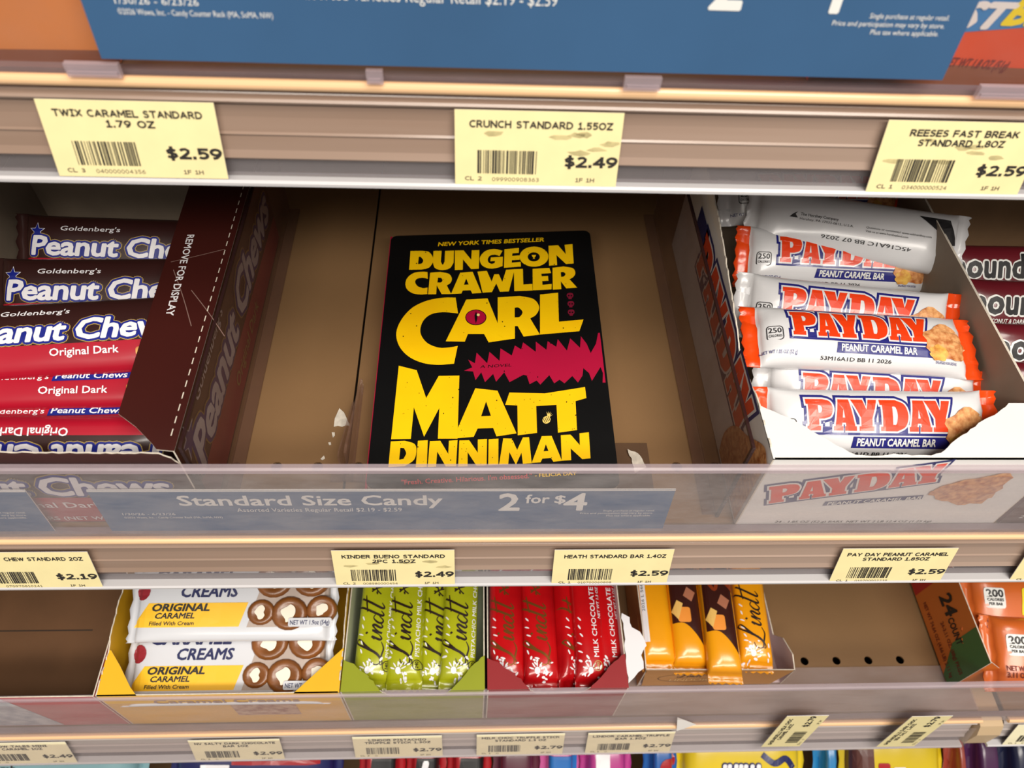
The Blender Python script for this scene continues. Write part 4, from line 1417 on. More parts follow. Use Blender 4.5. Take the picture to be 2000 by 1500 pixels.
# small clear clip left of the book
cl_ = thing('divider_clip', 'small clear plastic wedge clip standing left of the book', 'clip', (-.0760, .250, .001))
sheet('clip_wedge', cl_, [(0, 0), (.075, 0), (.075, .010), (.006, .034), (0, .034)], plane((0, 0, 0), (0, 1, 0), (0, 0, 1)), .0016, M_CLIP)
MB().box(-.014, .006, 0, .010, 0, .0016).build('clip_foot', M_CLIP, cl_)
sheet('clip_rib', cl_, [(0, 0), (.060, 0), (.060, .004), (.004, .030), (0, .030)], plane((-.005, 0, 0), (0, 1, 0), (0, 0, 1)), .0010, M_CLIP)
M_SCRAP = mat('scrap_paper', (214, 206, 192), 0.9, var=0.25, scale=250)


def scrap(px, py, pts, z, label, name='paper_scrap'):
    o0 = at(px, py, z=z)
    P = [at(a, b, z=z) - o0 for a, b in pts]
    ob = sheet(name, None, [(p.x, p.y) for p in P], plane((0, 0, .0004), (1, 0, 0), (0, 1, 0)), .0003, M_SCRAP)
    ob.location = o0
    tag(ob, label, 'paper scrap')
    return ob


scrap(668, 818, [(663, 798), (672, 806), (684, 832), (676, 831), (668, 834), (660, 832), (652, 834), (654, 818)], .0001, 'torn white paper scrap stuck to the deck left of the book')
scrap(650, 850, [(648, 845), (654, 845), (654, 852), (650, 855)], .0001, 'tiny white paper bit just below the torn scrap')
scrap(644, 867, [(641, 865), (646, 864), (647, 869), (643, 870)], .0001, 'smallest white paper speck on the deck')
scrap(630, 895, [(626, 897), (633, 890), (635, 896), (630, 899)], .0001, 'white paper bit near the lip left of the book')
# brown plate with a ripped label, right of the book
pl_ = thing('adhesive_patch', 'dark brown square patch with ripped label right of book', 'patch', (.105, .262, .0012))
MB().box(-.015, .011, -.02, .017, 0, .0006).build('patch_sheet', mat('patch_brown', (92, 66, 44), .6, var=.2, scale=30), pl_)
sheet('ripped_label', pl_, torn([(-.004, -.006), (.004, -.002), (.002, .004), (-.002, .009), (-.007, .011), (-.005, .002), (-.004, -.006)], .0006, .002, 3)[:-1], plane((.004, 0, .0014), (1, 0, 0), (0, 1, .12)), .0003, M_SCRAP)
# triangle of clear tape on the low lip
x, s = strip_at('low', 1332, 1412, .003)
tp_ = sheet('tape_scrap', None, [(-.006, .011), (.012, -.001), (-.003, -.011)], plane((0, 0, 0), (1, 0, 0), tuple(-DN)), .0003, mat('pale_tape', (226, 222, 218), .4))
tp_.location = strip_mp('low')(x, s, .0042)
tag(tp_, 'small white tape triangle stuck on the low shelf bead', 'tape')

# ------------------------------------------------------------------ top shelf goods behind the blue sign
M_OR = mat('orange_box', (232, 146, 74), .45, var=.12, scale=10)
M_ORR = mat('orange_red_box', (226, 84, 40), .45, var=.1, scale=10)
M_SKY = mat('sky_blue_band', (60, 134, 196), .45)
M_SHD = mat('box_base_brown', (140, 82, 52), .6)


def plain_box(name, label, x0, x1, y0, y1, z0, H, m, inner):
    return open_box(name, label, 'box', x0, x1, y0, y1, z0, H, m, inner)


ob_ = plain_box('candy_box', 'plain orange box on the top shelf, upper left corner', -.36, -.153, .3165, .50, .2435, .10, M_OR, M_KRAFT)
ink('bottom_band', ob_, M_SHD, [fill([(0, 0), (.207, .0), (.207, .006), (.0, .003)])], plane((0, 0, 0), (1, 0, 0), (0, 0, 1)), .0002)
rb_ = plain_box('candy_box', 'orange-red box with blue band on top shelf, upper right', .150, .36, .3165, .50, .2435, .10, M_ORR, M_KRAFT)
rmp = plane((0, 0, 0), (1, 0, 0), (0, 0, 1))


def rf(px, py):
    p = at(px, py, y=.3165)
    return p.x - .150, p.z - .2435


ink('blue_band', rb_, M_SKY, [fill([rf(1780, 70), rf(2100, 46), rf(2110, -30), rf(1780, -10)])], rmp, .0002)
ink('bottom_band', rb_, M_SHD, [fill([(0, 0), (.21, 0), (.21, .006), (0, .011)])], rmp, .0002)
a = rf(1871, 52)
ink('logo_white', rb_, M_SIGNW, [text('FAST', a[0] + .0215, a[1], .0105, .046, .05, .3, 1, 'R')], rmp, .0005)
a = rf(1953, 46)
ink('logo_yellow', rb_, mat('logo_yellow', (246, 224, 30), .45), [text('BREAK', a[0], a[1], .0105, .055, .05, .3, 1, 'L')], rmp, .0005)
a = rf(1840, 128)
ink('weight_line', rb_, mat('print_brown', (120, 40, 26), .5), [text('NET WT 1.8 OZ (51g)', a[0], a[1], .0042, .030, .02, .2, 1, 'L', rot=-.04)], rmp, .0004)

# ------------------------------------------------------------------ low shelf
ZC = -.2580
# empty brown box on the left
M_PINK = mat('rose_box_print', (196, 70, 76), .45, var=.2, scale=20)
M_BRKR = mat('brown_card_inside', (108, 74, 46), .8, var=.12, scale=30)
eb = open_box('empty_candy_box', 'empty brown card box at left end of low shelf', 'box', -.440, -.2815, .1715, .42, ZC, .0790, M_PINK, M_BRKR)
ink('front_print', eb, mat('blue_grey_print', (150, 158, 172), .5, var=.4, scale=90, rgb2=(206, 210, 214)), [fill([(0, .002), (.106, .002), (.090, .076), (0, .076)])], plane((0, 0, 0), (1, 0, 0), (0, 0, 1)), .0002)
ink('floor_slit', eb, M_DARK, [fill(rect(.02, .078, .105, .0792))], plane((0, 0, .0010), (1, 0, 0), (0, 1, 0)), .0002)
# yellow box of caramel packs
M_YB = mat('yellow_box', (244, 190, 44), .4, coat=.2, var=.06, scale=20)
M_YBI = mat('yellow_box_front', (226, 166, 60), .45, var=.1, scale=20)
yx0, yx1, yy0, yy1, YH = -.2800, -.1003, .1715, .390, .0800
WY, DY = yx1 - yx0, yy1 - yy0
lt = torn([(DY, YH), (DY - .032, YH), (DY - .05, .086), (0, .092)], .0014, .0035, 9)
rt_ = torn([(DY, .092), (.05, .086), (.036, YH), (0, YH)], .0014, .0035, 10)
YBX = open_box('candy_box', 'yellow torn-open box of white caramel packs', 'box', yx0, yx1, yy0, yy1, ZC, YH, M_YB, M_YB,
               left=[(0, 0), (DY, 0)] + lt, right=[(0, 0), (DY, 0)] + rt_)
ymp = plane((0, 0, YH), (1, 0, 0), (0, 1, 0))
sheet('corner_flap', YBX, [(0, 0), (.030, 0), (.024, .006), (.012, .022), (.002, .034), (0, .034)], ymp, .0008, M_YB, M_WCARD, M_TORN)
sheet('corner_flap', YBX, [(WY, 0), (WY - .034, 0), (WY - .022, .012), (WY - .004, .030), (WY, .034)], ymp, .0008, M_YB, M_WCARD, M_TORN)
yf = plane((0, 0, 0), (1, 0, 0), (0, 0, 1))
ink('front_picture', YBX, mat('box_photo_brown', (150, 84, 50), .5, var=.5, scale=120, rgb2=(222, 190, 160)), [fill(rect(.092, .022, .142, .052))], yf, .0002)
ink('front_line', YBX, mat('front_grey', (170, 140, 130), .5), [text('Caramel Creams', .092, .058, .009, .110, .02)], yf, .0003)
# caramel packs
M_PKW = mat('pack_white_film', (214, 216, 222), .3, coat=.4, var=.05, scale=20)
M_PKN = mat('pack_navy', (26, 32, 84), .4)
M_PKY = mat('pack_yellow', (250, 196, 46), .35, coat=.3)
M_CARA = mat('caramel_brown', (138, 82, 34), .35, var=.25, scale=60, coat=.3)
M_CREAM = mat('cream_white', (240, 232, 214), .5)
M_WIN = mat('pack_window_dark', (176, 160, 150), .4)


def candy(parent, cx, cy, r, seed):
    rr = random.Random(seed)
    V, F = [], []
    n = 18
    ring = [(1.0, -.3), (1.0, .35), (.93, .55), (.80, .66), (.60, .62), (.46, .52)]
    for k_, h in ring:
        for i in range(n):
            a = 2 * math.pi * i / n
            V.append((cx + r * k_ * math.cos(a), cy + r * k_ * .92 * math.sin(a), .006 + r * h * .55))
    for j in range(len(ring) - 1):
        for i in range(n):
            F.append((j * n + i, j * n + (i + 1) % n, (j + 1) * n + (i + 1) % n, (j + 1) * n + i))
    F.append(tuple((len(ring) - 1) * n + i for i in range(n)))
    o = mk('caramel', V, F, M_CARA, parent, smooth=True)
    a0 = rr.uniform(0, 3)
    pts = [(cx + r * (.42 + .12 * math.sin(3 * a + seed)) * math.cos(a) * (.70 + .3 * abs(math.cos(a - a0))), cy + r * (.42 + .1 * math.sin(2 * a + seed)) * math.sin(a), 1) for a in [2 * math.pi * i / 10 for i in range(10)]]
    ink('cream_filling', o, M_CREAM, [fill(pts)], lambda u, v, h=0: Vector((u, v, .006 + r * .62 * .55 + h)), .0008)


def caramel_pack():
    P = Pillow(.160, .064, .014, .006, 5, .0006, 51, 1.01, 12)
    r = thing('caramel_pack', 'x', 'candy pack', group='caramel packs in the yellow box')
    P.mesh('wrapper', [M_PKW], r)
    cu = P.cuts()
    ink('logo', r, M_PKN, [text('CARAMEL', -.030, .0130, .0085, .062, .04, .2)], P.mp, .0005, cu)
    ink('logo', r, M_PKN, [text('CREAMS', -.018, .0015, .0080, .044, .03, .2)], P.mp, .0005, cu)
    ink('yellow_plate', r, M_PKY, [fill([(-.076, -.0210), (.006, -.0210), (.012, -.0030), (-.064, -.0030)])], P.mp, .0004, cu)
    ink('plate_line', r, M_BLK, [text('ORIGINAL', -.061, -.0090, .0052, .044, .04, .2, 1, 'L')], P.mp, .0007, cu)
    ink('plate_line', r, M_BLK, [text('CARAMEL', -.058, -.0145, .0040, .030, .03, .2, 1, 'L')], P.mp, .0007, cu)
    ink('plate_line', r, M_BLK, [text('Filled With Cream', -.062, -.0195, .0028, .034, .02, .1, 1, 'L')], P.mp, .0007, cu)
    ink('window', r, M_WIN, [fill([(.012, -.0215), (.074, -.0215), (.074, .026), (.026, .026)])], P.mp, .0003, cu)
    ink('weight_plate', r, M_PKW, [fill(rrect(.045, -.0215, .078, -.0150, .0015))], lambda u, v, h=0: Vector((u, v, .0125 + h)), .0006)
    ink('weight_line', r, M_PKN, [text('NET WT 1.9oz (54g)', .0615, -.0200, .0032, .030, .02)], lambda u, v, h=0: Vector((u, v, .0125 + h)), .0010)
    ink('logo_badge', r, mat('badge_red', (150, 40, 50), .4), [fill(ell(-.070, .006, .006, .007, 14))], P.mp, .0005, cu)
    for i, (cx, cy, rr) in enumerate(((.031, .0135, .0148), (.0600, .0140, .0148), (.0225, -.0105, .0108), (.0445, -.0115, .0142), (.0690, -.009, .0120))):
        candy(r, cx, cy, rr * .98, 3 + i)
    return r


cp = caramel_pack()
for i, (px, py, z, tau, lab) in enumerate(((455, 1184, -.1640, 20, 'white caramel pack with candy window, rear one in yellow box'), (428, 1307, -.1960, 17, 'white caramel pack with candy window, front one in yellow box'))):
    p = at(px, py, z=z)
    t = math.radians(tau)
    m = frame((-.1865 - .004 * i, p.y + .006, z), (1, 0, 0), (0, math.cos(t), math.sin(t)))
    if i == 0:
        cp.matrix_world = m
        cp['label'] = lab
    else:
        r2 = cp.copy()
        COL.objects.link(r2)
        r2.matrix_world = m
        r2['label'] = lab
        for ch in cp.children:
            c = ch.copy()
            COL.objects.link(c)
            c.parent = r2
            for g in ch.children:
                d = g.copy()
                COL.objects.link(d)
                d.parent = c

# ---- script lettering on the chocolate sticks (drawn as pen strokes, 100 units long)
SCR = [
    stroke([(9, 15), (3, 12), (1, 5), (5, 0), (12, 3), (19, 12), (26, 22), (33, 29), (36, 33), (32, 35), (27, 30), (22, 18), (16, 6), (10, 0), (4, -3), (1, -1), (4, 1), (14, -1), (24, -3), (33, 1)],
           [1, 1.5, 1.5, 1.5, 1.6, 2.6, 3.4, 2.6, 1.6, 1.4, 2.4, 4, 3.2, 2, 1.4, 1.2, 1.2, 2.4, 2, 1]),
    stroke([(36, 11), (40, 15), (36, 4), (38, 1), (43, 5)], [1, 3, 3.4, 2.4, 1]),
    stroke([(44, 22), (46, 24)], [3.4, 3.4]),
    stroke([(43, 5), (49, 15), (45, 1)], [1, 3, 3]),
    stroke([(45, 2), (51, 11), (56, 15), (57, 12), (53, 4), (55, 1), (60, 5)], [1, 2, 3, 3.4, 3.2, 2.2, 1]),
    stroke([(72, 13), (67, 15), (61, 9), (60, 3), (64, 1), (70, 7)], [1.4, 1.6, 3, 3, 2, 1.4]),
    stroke([(84, 36), (77, 20), (71, 4), (73, 1), (78, 5)], [2.6, 3.4, 3.4, 2.2, 1]),
    stroke([(96, 34), (89, 20), (82, 4), (84, 1), (90, 5)], [2.6, 3.4, 3.4, 2.2, 1]),
    stroke([(76, 25), (88, 27), (101, 29)], [1.6, 2.2, 1.2]),
]


def crest(cx, cy, k):
    return [stroke([(cx - k, cy - .8 * k), (cx - .2 * k, cy), (cx + k, cy + .3 * k)], k * .22), stroke([(cx - .6 * k, cy + .8 * k), (cx, cy), (cx + .3 * k, cy - .9 * k)], k * .25),
            fill(ell(cx + .7 * k, cy + .5 * k, .32 * k, .22 * k, 10, .6)), fill(ell(cx - .2 * k, cy + .6 * k, .30 * k, .16 * k, 10, 1.2)),
            fill(ell(cx + .5 * k, cy - .5 * k, .34 * k, .18 * k, 10, -.7)), fill(ell(cx - .8 * k, cy - .1 * k, .28 * k, .15 * k, 10, .3))]


def blossom(x0, n, seed, W):
    rr = random.Random(seed)
    out = []
    for i in range(n):
        cx, cy = x0 + rr.uniform(0, .018), rr.uniform(-W * .36, W * .42)
        out.append(fill(ell(cx, cy, rr.uniform(.0010, .0022), rr.uniform(.0006, .0010), 8, rr.uniform(0, 3))))
    out.append(fill(ell(x0 + .008, W * .12, .0026, .0022, 12)))
    for i in range(5):
        a = -1.2 + i * .6
        out.append(fill(ell(x0 + .008 + .0048 * math.cos(a), W * .12 + .0048 * math.sin(a), .0022, .0006, 8, a)))
    for i in range(5):
        out.append(fill(ell(x0 + .022 + i * .0065, W * .36 + rr.uniform(-.001, .001), .0020, .0006, 8, rr.uniform(.3, 1.2))))
    return out


M_GRN = mat('pistachio_film', (176, 180, 28), .26, coat=.6, var=.15, scale=20, rgb2=(150, 156, 18))
M_RDF = mat('red_foil_film', (196, 14, 20), .24, coat=.6, var=.25, scale=20, rgb2=(150, 6, 14))
M_YLF = mat('caramel_film', (240, 160, 18), .26, coat=.6, var=.12, scale=20)
M_SCRB = mat('script_dark', (40, 24, 18), .4)
M_SCRG = mat('script_gold', (150, 96, 44), .25, metal=.6)


def stick(film, script_m, side_text, seed, style='logo', W=.0278, T=.020, L=.125):
    P = Pillow(L, W, T, .007, 3.2, .0008, seed, 1.04, 9)
    r = thing('chocolate_stick', 'x', 'candy bar')
    P.mesh('wrapper', [film], r)
    cu = P.cuts()
    x0 = -L / 2
    if style in ('logo', 'side'):
        k = .00055
        sy = -.004 if style == 'logo' else .004
        ink('script_logo', r, script_m, [scl(s_, k, x0 + .0175, sy - .002) for s_ in (SCR if style == 'logo' else [])], P.mp, .0004, cu)
        ink('crest', r, script_m, crest(x0 + .0790, .002, .0048) if style == 'logo' else [], P.mp, .0004, cu)
        tag(ink('blossoms', r, M_LETW, blossom(x0 + .006, 16, seed, W), P.mp, .0004, cu), kind='stuff')
        ink('upper_word', r, M_LETW, [text('LINDOR', x0 + .0880, .001, .0050, .028, .02, 0, 1, 'L')], P.mp, .0004, cu)
        if side_text:
            sy2 = -.0125 if style == 'logo' else -.004
            hh = .0030 if style == 'logo' else .0040
            ink('flavour_line', r, M_LETW, [text(side_text, x0 + .024, sy2, hh, .085, .01, 0, 1, 'L')], P.mp, .0005, cu)
            ink('weight_line', r, M_LETW, [text('NET WT 1.3 OZ (38g)', x0 + .055, sy2 - .0042, .0022, .035, .01, .1, 1, 'L')], P.mp, .0005, cu) if style == 'side' else None
            ink('calorie_ring', r, script_m if film is M_GRN else M_GOLD, [fill(ell(x0 + .0175, sy2 + .0012, .0040, .0036, 16), ell(x0 + .0175, sy2 + .0012, .0034, .0030, 16))], P.mp, .0005, cu)
            ink('calorie_number', r, script_m if film is M_GRN else M_GOLD, [text('240', x0 + .0175, sy2 + .0002, .0022, .0052, .02)], P.mp, .0006, cu)
    elif style == 'plain':
        ink('seam_strip', r, M_LETW, [fill([(x0 + .022, W * .26), (L / 2 - .008, W * .26), (L / 2 - .008, W * .42), (x0 + .022, W * .42)])], P.mp, .0004, cu)
        ink('date_code', r, M_BLK, [text('2026 L 5665 24', x0 + .048, W * .32, .0022, .034, 0, 0, 1, 'L')], P.mp, .0006, cu)
    else:
        ink('dark_panel', r, mat('choc_panel', (58, 22, 16), .35, coat=.3), [fill([(x0 + .022, -W * .42), (L / 2 - .008, -W * .42), (L / 2 - .008, W * .46), (x0 + .040, W * .46), (x0 + .040, W * .1, 1), (x0 + .032, -W * .2, 1)])], P.mp, .0004, cu)
        ink('chocolate_piece', r, mat('choc_piece', (176, 112, 84), .4), [fill([(x0 + .064, .002), (x0 + .072, -.002), (x0 + .067, -.009), (x0 + .059, -.005)])], P.mp, .0006, cu)
        ink('caramel_cube', r, mat('caramel_cube', (240, 150, 60), .35), [fill(rrect(x0 + .041, -.003, x0 + .054, .008, .002))], P.mp, .0006, cu)
        ink('caramel_cube', r, mat('caramel_cube_pale', (236, 190, 104), .35), [fill([(x0 + .043, .008), (x0 + .057, .003), (x0 + .060, .008), (x0 + .050, .013)])], P.mp, .0008, cu)
        ink('caramel_ribbon', r, mat('caramel_ribbon', (140, 56, 26), .25, coat=.5), [stroke([(x0 + .098, .004), (x0 + .088, .000), (x0 + .076, .003), (x0 + .088, .010), (x0 + .100, .008)], .0030)], P.mp, .0007, cu)
        ink('caramel_ribbon', r, mat('caramel_ribbon', (140, 56, 26), .25), [stroke([(x0 + .088, .001), (x0 + .082, -.008), (x0 + .076, -.014)], .0045)], P.mp, .0008, cu)
    return r, P


def stick_mtx(front, zf, back, zb, roll=0.0, L=.125):
    a, b = at(*front, z=zf), at(*back, z=zb)
    U = (b - a).normalized()
    t = math.radians(roll)
    V = Vector((-math.cos(t), 0, math.sin(t)))
    return frame(a + U * (L / 2), U, V)


# green box
def stick_box(label, x0, x1, outer, inner, fl, fr, y0=.1715, H=.0810):
    W = x1 - x0
    r = open_box('candy_box', label, 'box', x0, x1, y0, .330, ZC, H, outer, inner, front=[(.001, 0), (W - .001, 0), (W - .001, H)] + torn(
        [(W - fr, H), (W - fr - .006, H - .012), (fl + .006, H - .013), (fl, H)], .0008, .003, 12) + [(.001, H)])
    m = plane((0, 0, H + .0002), (1, 0, 0), (0, 1, 0))
    sheet('corner_flap', r, [(0, 0)] + torn([(fl, 0), (fl - .006, .008), (fl * .55, .014), (.008, .021), (0, .024)], .0010, .003, 17), m, .0007, outer, inner, M_TORN)
    sheet('corner_flap', r, [(W, 0), (W, .026)] + torn([(W, .026), (W - fr * .3, .020), (W - fr * .7, .008), (W - fr, 0)], .0010, .003, 18), m, .0007, outer, inner, M_TORN)
    return r


M_GBOX = mat('green_box', (150, 158, 40), .4, var=.1, scale=20)
M_RBOX = mat('wine_box', (150, 44, 48), .4, var=.1, scale=20)
M_TBOX = mat('caramel_tray', (206, 150, 84), .45, var=.1, scale=20)
M_PALEG = mat('pale_green_card', (214, 220, 196), .6)
M_PINKW = mat('pinkish_white_card', (216, 196, 198), .6)
gx0, gx1 = -.0992, .0098
stick_box('green torn-open box of pistachio chocolate sticks', gx0, gx1, M_GBOX, M_PALEG, .030, .026)
rx0, rx1 = .0118, .1205
R_ = rx1 - rx0
RBX = stick_box('wine red torn-open box of milk chocolate sticks', rx0, rx1, M_RBOX, M_PINKW, .032, .030)
sheet('torn_flap', RBX, torn([(0, 0), (.005, .004), (.013, .010), (.012, .020), (.017, .027), (.013, .038), (.007, .042), (.006, .050), (0, .054), (0, 0)], .0008, .0040, 15)[:-1], plane((R_ + .0005, .004, .079), (.86, 0, .20), (0, 1, .1)), .0005, M_LETW, M_WCARD)
tx0, tx1 = .1440, .2720
T_ = tx1 - tx0
TBX = open_box('candy_box', 'low caramel-coloured tray of caramel chocolate sticks', 'box', tx0, tx1, .1960, .330, ZC, .052, M_TBOX, M_PINKW,
               front=[(.004, 0), (T_ - .010, 0), (T_, .038), (0, .044)], left=[(0, 0), (.134, 0), (.134, .042), (.10, .050), (0, .052)],
               right=[(0, 0), (.134, 0), (.134, .004), (.034, .004), (.030, .030), (.018, .040), (0, .038)][0:0] or [(0, 0), (.134, 0), (.134, .010), (.040, .010), (.030, .030), (.012, .042), (0, .038)])
tmp2 = plane((0, 0, 0), (1, 0, 0), (0, 0, 1))
ink('oval_line', TBX, M_SCRB, [fill(ell(.042, .021, .028, .011, 32), ell(.042, .021, .0275, .0105, 32))], tmp2, .0003)
ink('tray_script', TBX, M_SCRB, [scl(s_, .00024, .030, .023) for s_ in SCR], tmp2, .0003)
ink('tray_word', TBX, mat('tray_pale', (232, 196, 130), .4), [text('LINDOR', .042, .0135, .0055, .034, .01)], tmp2, .0003)

ZS = -.1960
ZT = -.2330
gA, _ = stick(M_GRN, M_SCRB, 'PISTACHIO MILK CHOCOLATE', 61)
gB, _ = stick(M_GRN, M_SCRB, 'PISTACHIO MILK CHOCOLATE', 62)
greens = [(gA, (722, 1351), (742, 1150), 6, 0, 'green pistachio stick, leftmost in the green box'),
          (gB, (788, 1351), (800, 1150), -8, .002, 'green pistachio stick, second from left, flavour line showing'),
          (gA, (850, 1353), (862, 1150), 4, -.006, 'green pistachio stick half hidden under the rightmost one'),
          (gB, (892, 1351), (902, 1150), 2, .004, 'green pistachio stick, rightmost in the green box')]
rA, _ = stick(M_RDF, M_SCRG, '', 63)
rB, _ = stick(M_RDF, M_SCRG, 'MILK CHOCOLATE TRUFFLE', 64, 'side')
reds = [(rA, (990, 1351), (988, 1150), 0, 0, 'red chocolate stick with gold script, leftmost in red box'),
        (rA, (1058, 1351), (1048, 1150), 0, .001, 'red chocolate stick with gold script, second from left'),
        (rA, (1118, 1353), (1106, 1150), 38, -.004, 'red chocolate stick rolled sideways in the middle of the red box'),
        (rB, (1158, 1351), (1140, 1150), 12, .002, 'red chocolate stick, second from right, flavour line showing'),
        (rB, (1192, 1351), (1172, 1150), 16, -.002, 'red chocolate stick, rightmost in the red box')]
cA, _ = stick(M_YLF, M_SCRB, '', 65, 'plain')
cB, _ = stick(M_YLF, M_SCRB, '', 66, 'picture')
cC, _ = stick(M_YLF, M_SCRB, '', 67)
cars = [(cA, (1288, 1312), (1270, 1150), 0, .010, 'caramel stick with plain back up, leftmost in the tray'),
        (cB, (1350, 1318), (1330, 1150), 0, .010, 'caramel stick with picture, left of the overhanging one'),
        (cB, (1418, 1336), (1394, 1150), 0, .018, 'caramel stick with picture, its end overhanging the tray front'),
        (cC, (1478, 1314), (1458, 1150), 0, .010, 'caramel stick with dark script, rightmost in the tray')]
for grp, lst in (('green pistachio sticks', greens), ('red chocolate sticks', reds), ('caramel sticks', cars)):
    seen = set()
    for pr, fr, bk, roll, dz, lab in lst:
        z_ = ZT if lst is cars else ZS
        m = stick_mtx(fr, z_ + dz, bk, z_ + dz + .004, roll)
        if pr.name not in seen:
            seen.add(pr.name)
            pr.matrix_world = m
            pr['label'] = lab
            pr['group'] = grp
            o_ = pr
        else:
            o_ = copy_thing(pr, m, lab)
            o_['group'] = grp

# orange and green box at the right end of the low shelf
M_ORB = mat('orange_card', (222, 120, 44), .4, coat=.2, var=.08, scale=16)
M_GRB = mat('green_card', (60, 116, 62), .4, coat=.2)
M_REDB = mat('red_card', (196, 36, 36), .4, coat=.2)
ox0, oy0, OH = .4220, .1900, .0700
DO = .40 - oy0
OBX = open_box('candy_box', 'orange box marked 24 COUNT at right end of low shelf', 'box', ox0, .580, oy0, .40, ZC, OH, M_ORB, M_KRAFT,
               front=[(.001, 0), (.157, 0), (.157, .030), (.03, .040), (.001, OH)])
omp = plane((0, DO, 0), (0, -1, 0), (0, 0, 1))


def of_(px, py):
    p = at(px, py, x=ox0)
    return DO - (p.y - oy0), p.z - ZC


ink('green_corner', OBX, M_GRB, [fill([(DO, .0005), (DO - .012, .0005), (DO - .030, .030), (DO - .030, OH - .0005), (DO, OH - .0005)])], omp, .0002)
ink('red_end', OBX, M_REDB, [fill([(.0, .001), (DO - .085, .001), (DO - .082, OH - .001), (.0, OH - .001)])], omp, .0002)
for s_, p0, p1, h in (('24 COUNT', (1840, 1198), (1866, 1295), .016), ('24-3.11 OZ. (88g) PKGS', (1828, 1222), (1860, 1328), .0062), ('NET WT 74.64 OZ (4.66 LB) 2.11 kg', (1800, 1182), (1852, 1338), .0062)):
    a, b = of_(*p0), of_(*p1)
    if s_ == '24 COUNT':
        a, b = (DO - .070, .046), (DO - .022, .046)
        a2 = a
        ink('count_number', OBX, M_BLK, [text('24', a[0], .036, .017, .021, .03, .2, 1, 'L')], omp, .0004)
        ink('count_word', OBX, M_BLK, [text('COUNT', a[0] + .0215, .036, .0085, .024, .03, .2, 1, 'L')], omp, .0004)
    elif 'PKGS' in s_:
        ink('pack_line', OBX, mat('print_brown', (120, 40, 26), .5), [text(s_, DO - .050, .0235, .0050, .046, .02, 0, 1, 'L')], omp, .0004)
    else:
        ink('pack_line', OBX, mat('print_brown', (120, 40, 26), .5), [text(s_, DO - .074, .0085, .0050, .068, .02, 0, 1, 'L')], omp, .0004)
ink('end_word', OBX, M_LETW, [text('REESE', DO - .130, .036, .016, .044, .03, 0, 1, 'L')], omp, .0005)
PO = Pillow(.135, .060, .026, .008, 3, .0016, 71, 1.03, 8)
M_OFI = mat('orange_film', (218, 108, 44), .3, coat=.5, var=.15, scale=20)
op = thing('orange_pack', 'x', 'candy pack', group='orange packs in the orange box')
PO.mesh('wrapper', [M_OFI], op)
cu = PO.cuts()
ink('calorie_plate', op, M_SIGNW, [fill(rrect(-.052, .000, -.036, .017, .002))], PO.mp, .0004, cu)
ink('calorie_number', op, M_BLK, [text('200', -.044, .0095, .0058, .0135, .03)], PO.mp, .0007, cu)
ink('calorie_word', op, M_BLK, [text('CALORIES', -.044, .0060, .0022, .0125, .03)], PO.mp, .0007, cu)
ink('calorie_word', op, M_BLK, [text('PER BAR', -.044, .0025, .0022, .0105, .03)], PO.mp, .0007, cu)
ink('weight_line', op, mat('print_brown', (120, 40, 26), .5), [text('NET WT', -.054, -.0120, .0038, .016, .02, 0, 1, 'L')], PO.mp, .0005, cu)
ink('weight_line', op, mat('print_brown', (120, 40, 26), .5), [text('3.11 OZ (88g)', -.054, -.0175, .0042, .028, .02, 0, 1, 'L')], PO.mp, .0005, cu)
ink('logo', op, mat('logo_yellow', (246, 224, 30), .45), [text("REESE'S", .020, -.004, .020, .085, .06, .1)], PO.mp, .0005, cu)
for i, (px, py, z, lab) in enumerate(((1960, 1190, -.200, 'orange pack marked 200 calories, rear of the orange box'), (1970, 1282, -.205, 'orange pack marked 200 calories, front of the orange box'))):
    p = at(px, py, z=z)
    m = frame((.4905 + .006 * i, p.y, z), (1, -.05, 0), (0, math.cos(.45), math.sin(.45)))
    if i == 0:
        op.matrix_world = m
        op['label'] = lab
    else:
        copy_thing(op, m, lab)

# ------------------------------------------------------------------ bagged candy on the lowest shelf, just under the low shelf edge
ZD = -.5640


def bag(px0, px1, col, label, cat='candy bag', art=(), seed=0, z=-.425, W=.125, py=1500, tau=38, name='candy_bag', col2=None):
    a, b = at(px0, py, z=z), at(px1, py, z=z)
    P = Pillow((b - a).length, W, .040, .007, 2.6, .0016, seed, 1.03, 8)
    t = math.radians(tau)
    c = (a + b) / 2
    yc = c.y - .016
    m = frame((c.x, yc, z - .018), (b - a), (0, math.cos(t), math.sin(t)))
    r = thing(name, label, cat, mtx=m, group='packs on the lowest shelf')
    P.mesh('wrapper', [col] + ([col2] if col2 else []), r, (lambda u, v: 1 if v < .012 else 0) if col2 else None)
    cu_ = P.cuts()
    for nm, mm_, shp in art:
        inks(nm, r, mm_, shp, P.mp, .0006, cu_)
    return r


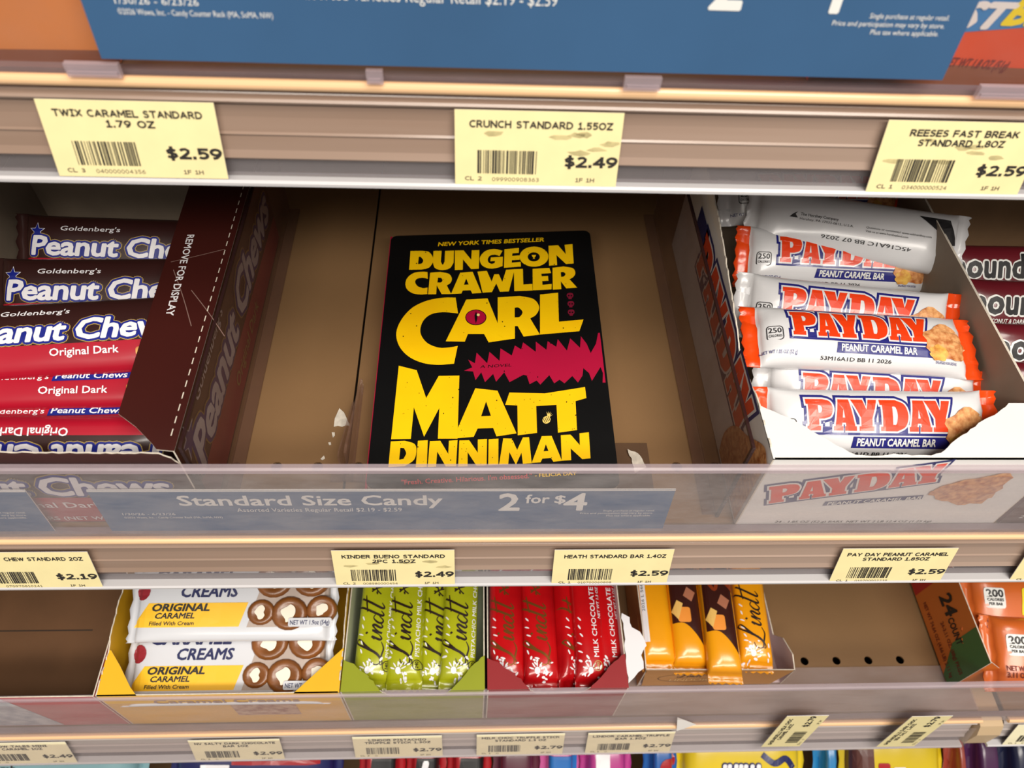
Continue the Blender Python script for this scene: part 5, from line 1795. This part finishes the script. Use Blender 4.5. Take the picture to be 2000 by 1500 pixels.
K = lambda n, c: mat('bag_' + n, c, .32, coat=.4, var=.15, scale=14)
M_BW, M_BRD, M_BNV = M_LETW, K('red', (170, 24, 34)), K('navy', (30, 34, 92))
bag(-40, 286, K('mint', (128, 168, 176)), 'pale mint pack with red curls on lowest shelf, far left', seed=81,
    art=[('curl', M_BRD, [fill(ell(-.035 + .012 * i, .016 + .004 * (i % 2), .006, .006, 12), ell(-.035 + .012 * i, .016 + .004 * (i % 2), .0035, .0035, 12)) for i in range(4)]),
         ('band', K('teal', (40, 96, 92)), [fill(rect(-.07, -.02, .07, .006))]), ('bag_word', M_BLK, [text('omb', -.048, .026, .008, .022, .03)])])
bag(330, 668, M_BNV, 'navy pack with white label panels on lowest shelf', seed=82,
    art=[('label_panel', M_BW, [fill(rect(-.050, .000, -.022, .034)), fill(rect(-.002, .000, .014, .024)), fill(rect(.018, .000, .032, .024)), fill(rect(.036, .000, .066, .022))]),
         ('red_stripe', M_BRD, [fill(rect(-.02, .034, .066, .044))]), ('barcode', M_BLK, barcode(-.046, -.026, .004, .024, 9))])
for i, (a, b, lab) in enumerate(((700, 790, 'dark red pack with black lettering, left of three'), (792, 870, 'dark red pack with black lettering, middle of three'), (872, 958, 'dark red pack with black lettering, right of three'))):
    bag(a, b, M_BRD, lab, seed=83 + i, W=.12, art=[('black_patch', M_BLK, [fill([(-.014, -.01), (.010, -.01), (.016, .040), (-.008, .040)])]),
                                                 ('bag_letter', M_BW, [text('uLy'[i], 0, .008, .028, .016, .05, .3)])])
bag(962, 1052, K('plum', (92, 40, 58)), 'plum pack with white script on lowest shelf', seed=87, art=[('bag_word', M_BW, [text('ffy', 0, .010, .018, .034, .05, .3)])])
bag(1054, 1130, K('pink', (206, 96, 160)), 'pink pack with blue block on lowest shelf', seed=88, art=[('blue_block', K('azure', (30, 110, 190)), [fill(rect(-.012, -.01, .018, .042))])])
bag(1132, 1232, K('magenta', (186, 60, 140)), 'magenta pack with white label strip on lowest shelf', seed=89,
    art=[('label_strip', M_BW, [fill(rect(-.012, .000, .002, .044))]), ('strip_number', M_BLK, [text('170', -.005, .022, .005, .010, .03)])])
bag(1256, 1322, K('blue', (24, 92, 170)), 'blue pack with red spot beside the yellow bag', seed=90, W=.13, art=[('red_spot', M_BRD, [fill(ell(.006, .030, .010, .010, 16))])])
v_, f_ = text('mini', 0, 0, .018, .040, .05, .1)
v2_, f2_ = text('mini', 0, 0, .018, .042, .10, .1)
bag(1318, 1570, K('yellow', (226, 196, 30)), 'yellow bag with upside-down mini lettering on lowest shelf', seed=91, W=.135,
    art=[('word_rim', M_BNV, [([(-.004 - p[0], .034 - p[1], *p[2:]) for p in v2_], f2_)]), ('blue_swirl', M_BNV, [stroke([(.018, .044), (.030, .036), (.042, .040), (.050, .030)], .006)])])
ch = [o for o in bpy.data.objects if o.get('label') == 'yellow bag with upside-down mini lettering on lowest shelf'][0]
P_ = Pillow((at(1570, 1500, z=-.425) - at(1318, 1500, z=-.425)).length, .135, .040, .007, 2.6, .0016, 91, 1.03, 8)
ink('word', ch, M_BW, [([(-.004 - p[0], .034 - p[1], *p[2:]) for p in v_], f_)], P_.mp, .0010, P_.cuts())
bag(1590, 1636, K('sky', (40, 130, 190)), 'narrow sky blue pack on lowest shelf', seed=92)
bag(1640, 1842, K('bright_yellow', (214, 186, 28)), 'yellow bag with brown end and label panels on lowest shelf', seed=93, W=.135,
    art=[('brown_end', K('brown', (92, 48, 40)), [fill(rect(-.048, -.02, -.026, .05))]), ('red_mark', M_BRD, [fill(rrect(-.022, .016, -.010, .036, .002))]),
         ('label_panel', M_BW, [fill(rect(-.006, .012, .006, .032)), fill(rect(.012, .010, .036, .028))])])
bag(1846, 1884, K('rust', (150, 60, 44)), 'narrow rust pack beside the yellow bag', seed=94)
bag(1886, 1950, K('aubergine', (74, 34, 76)), 'dark purple pack on lowest shelf at right', seed=95, art=[('label_panel', K('mauve', (150, 110, 140)), [fill(rect(-.006, .020, .008, .030))])])
bag(1952, 2060, K('midnight', (28, 32, 62)), 'midnight blue pack at lower right corner', seed=96)
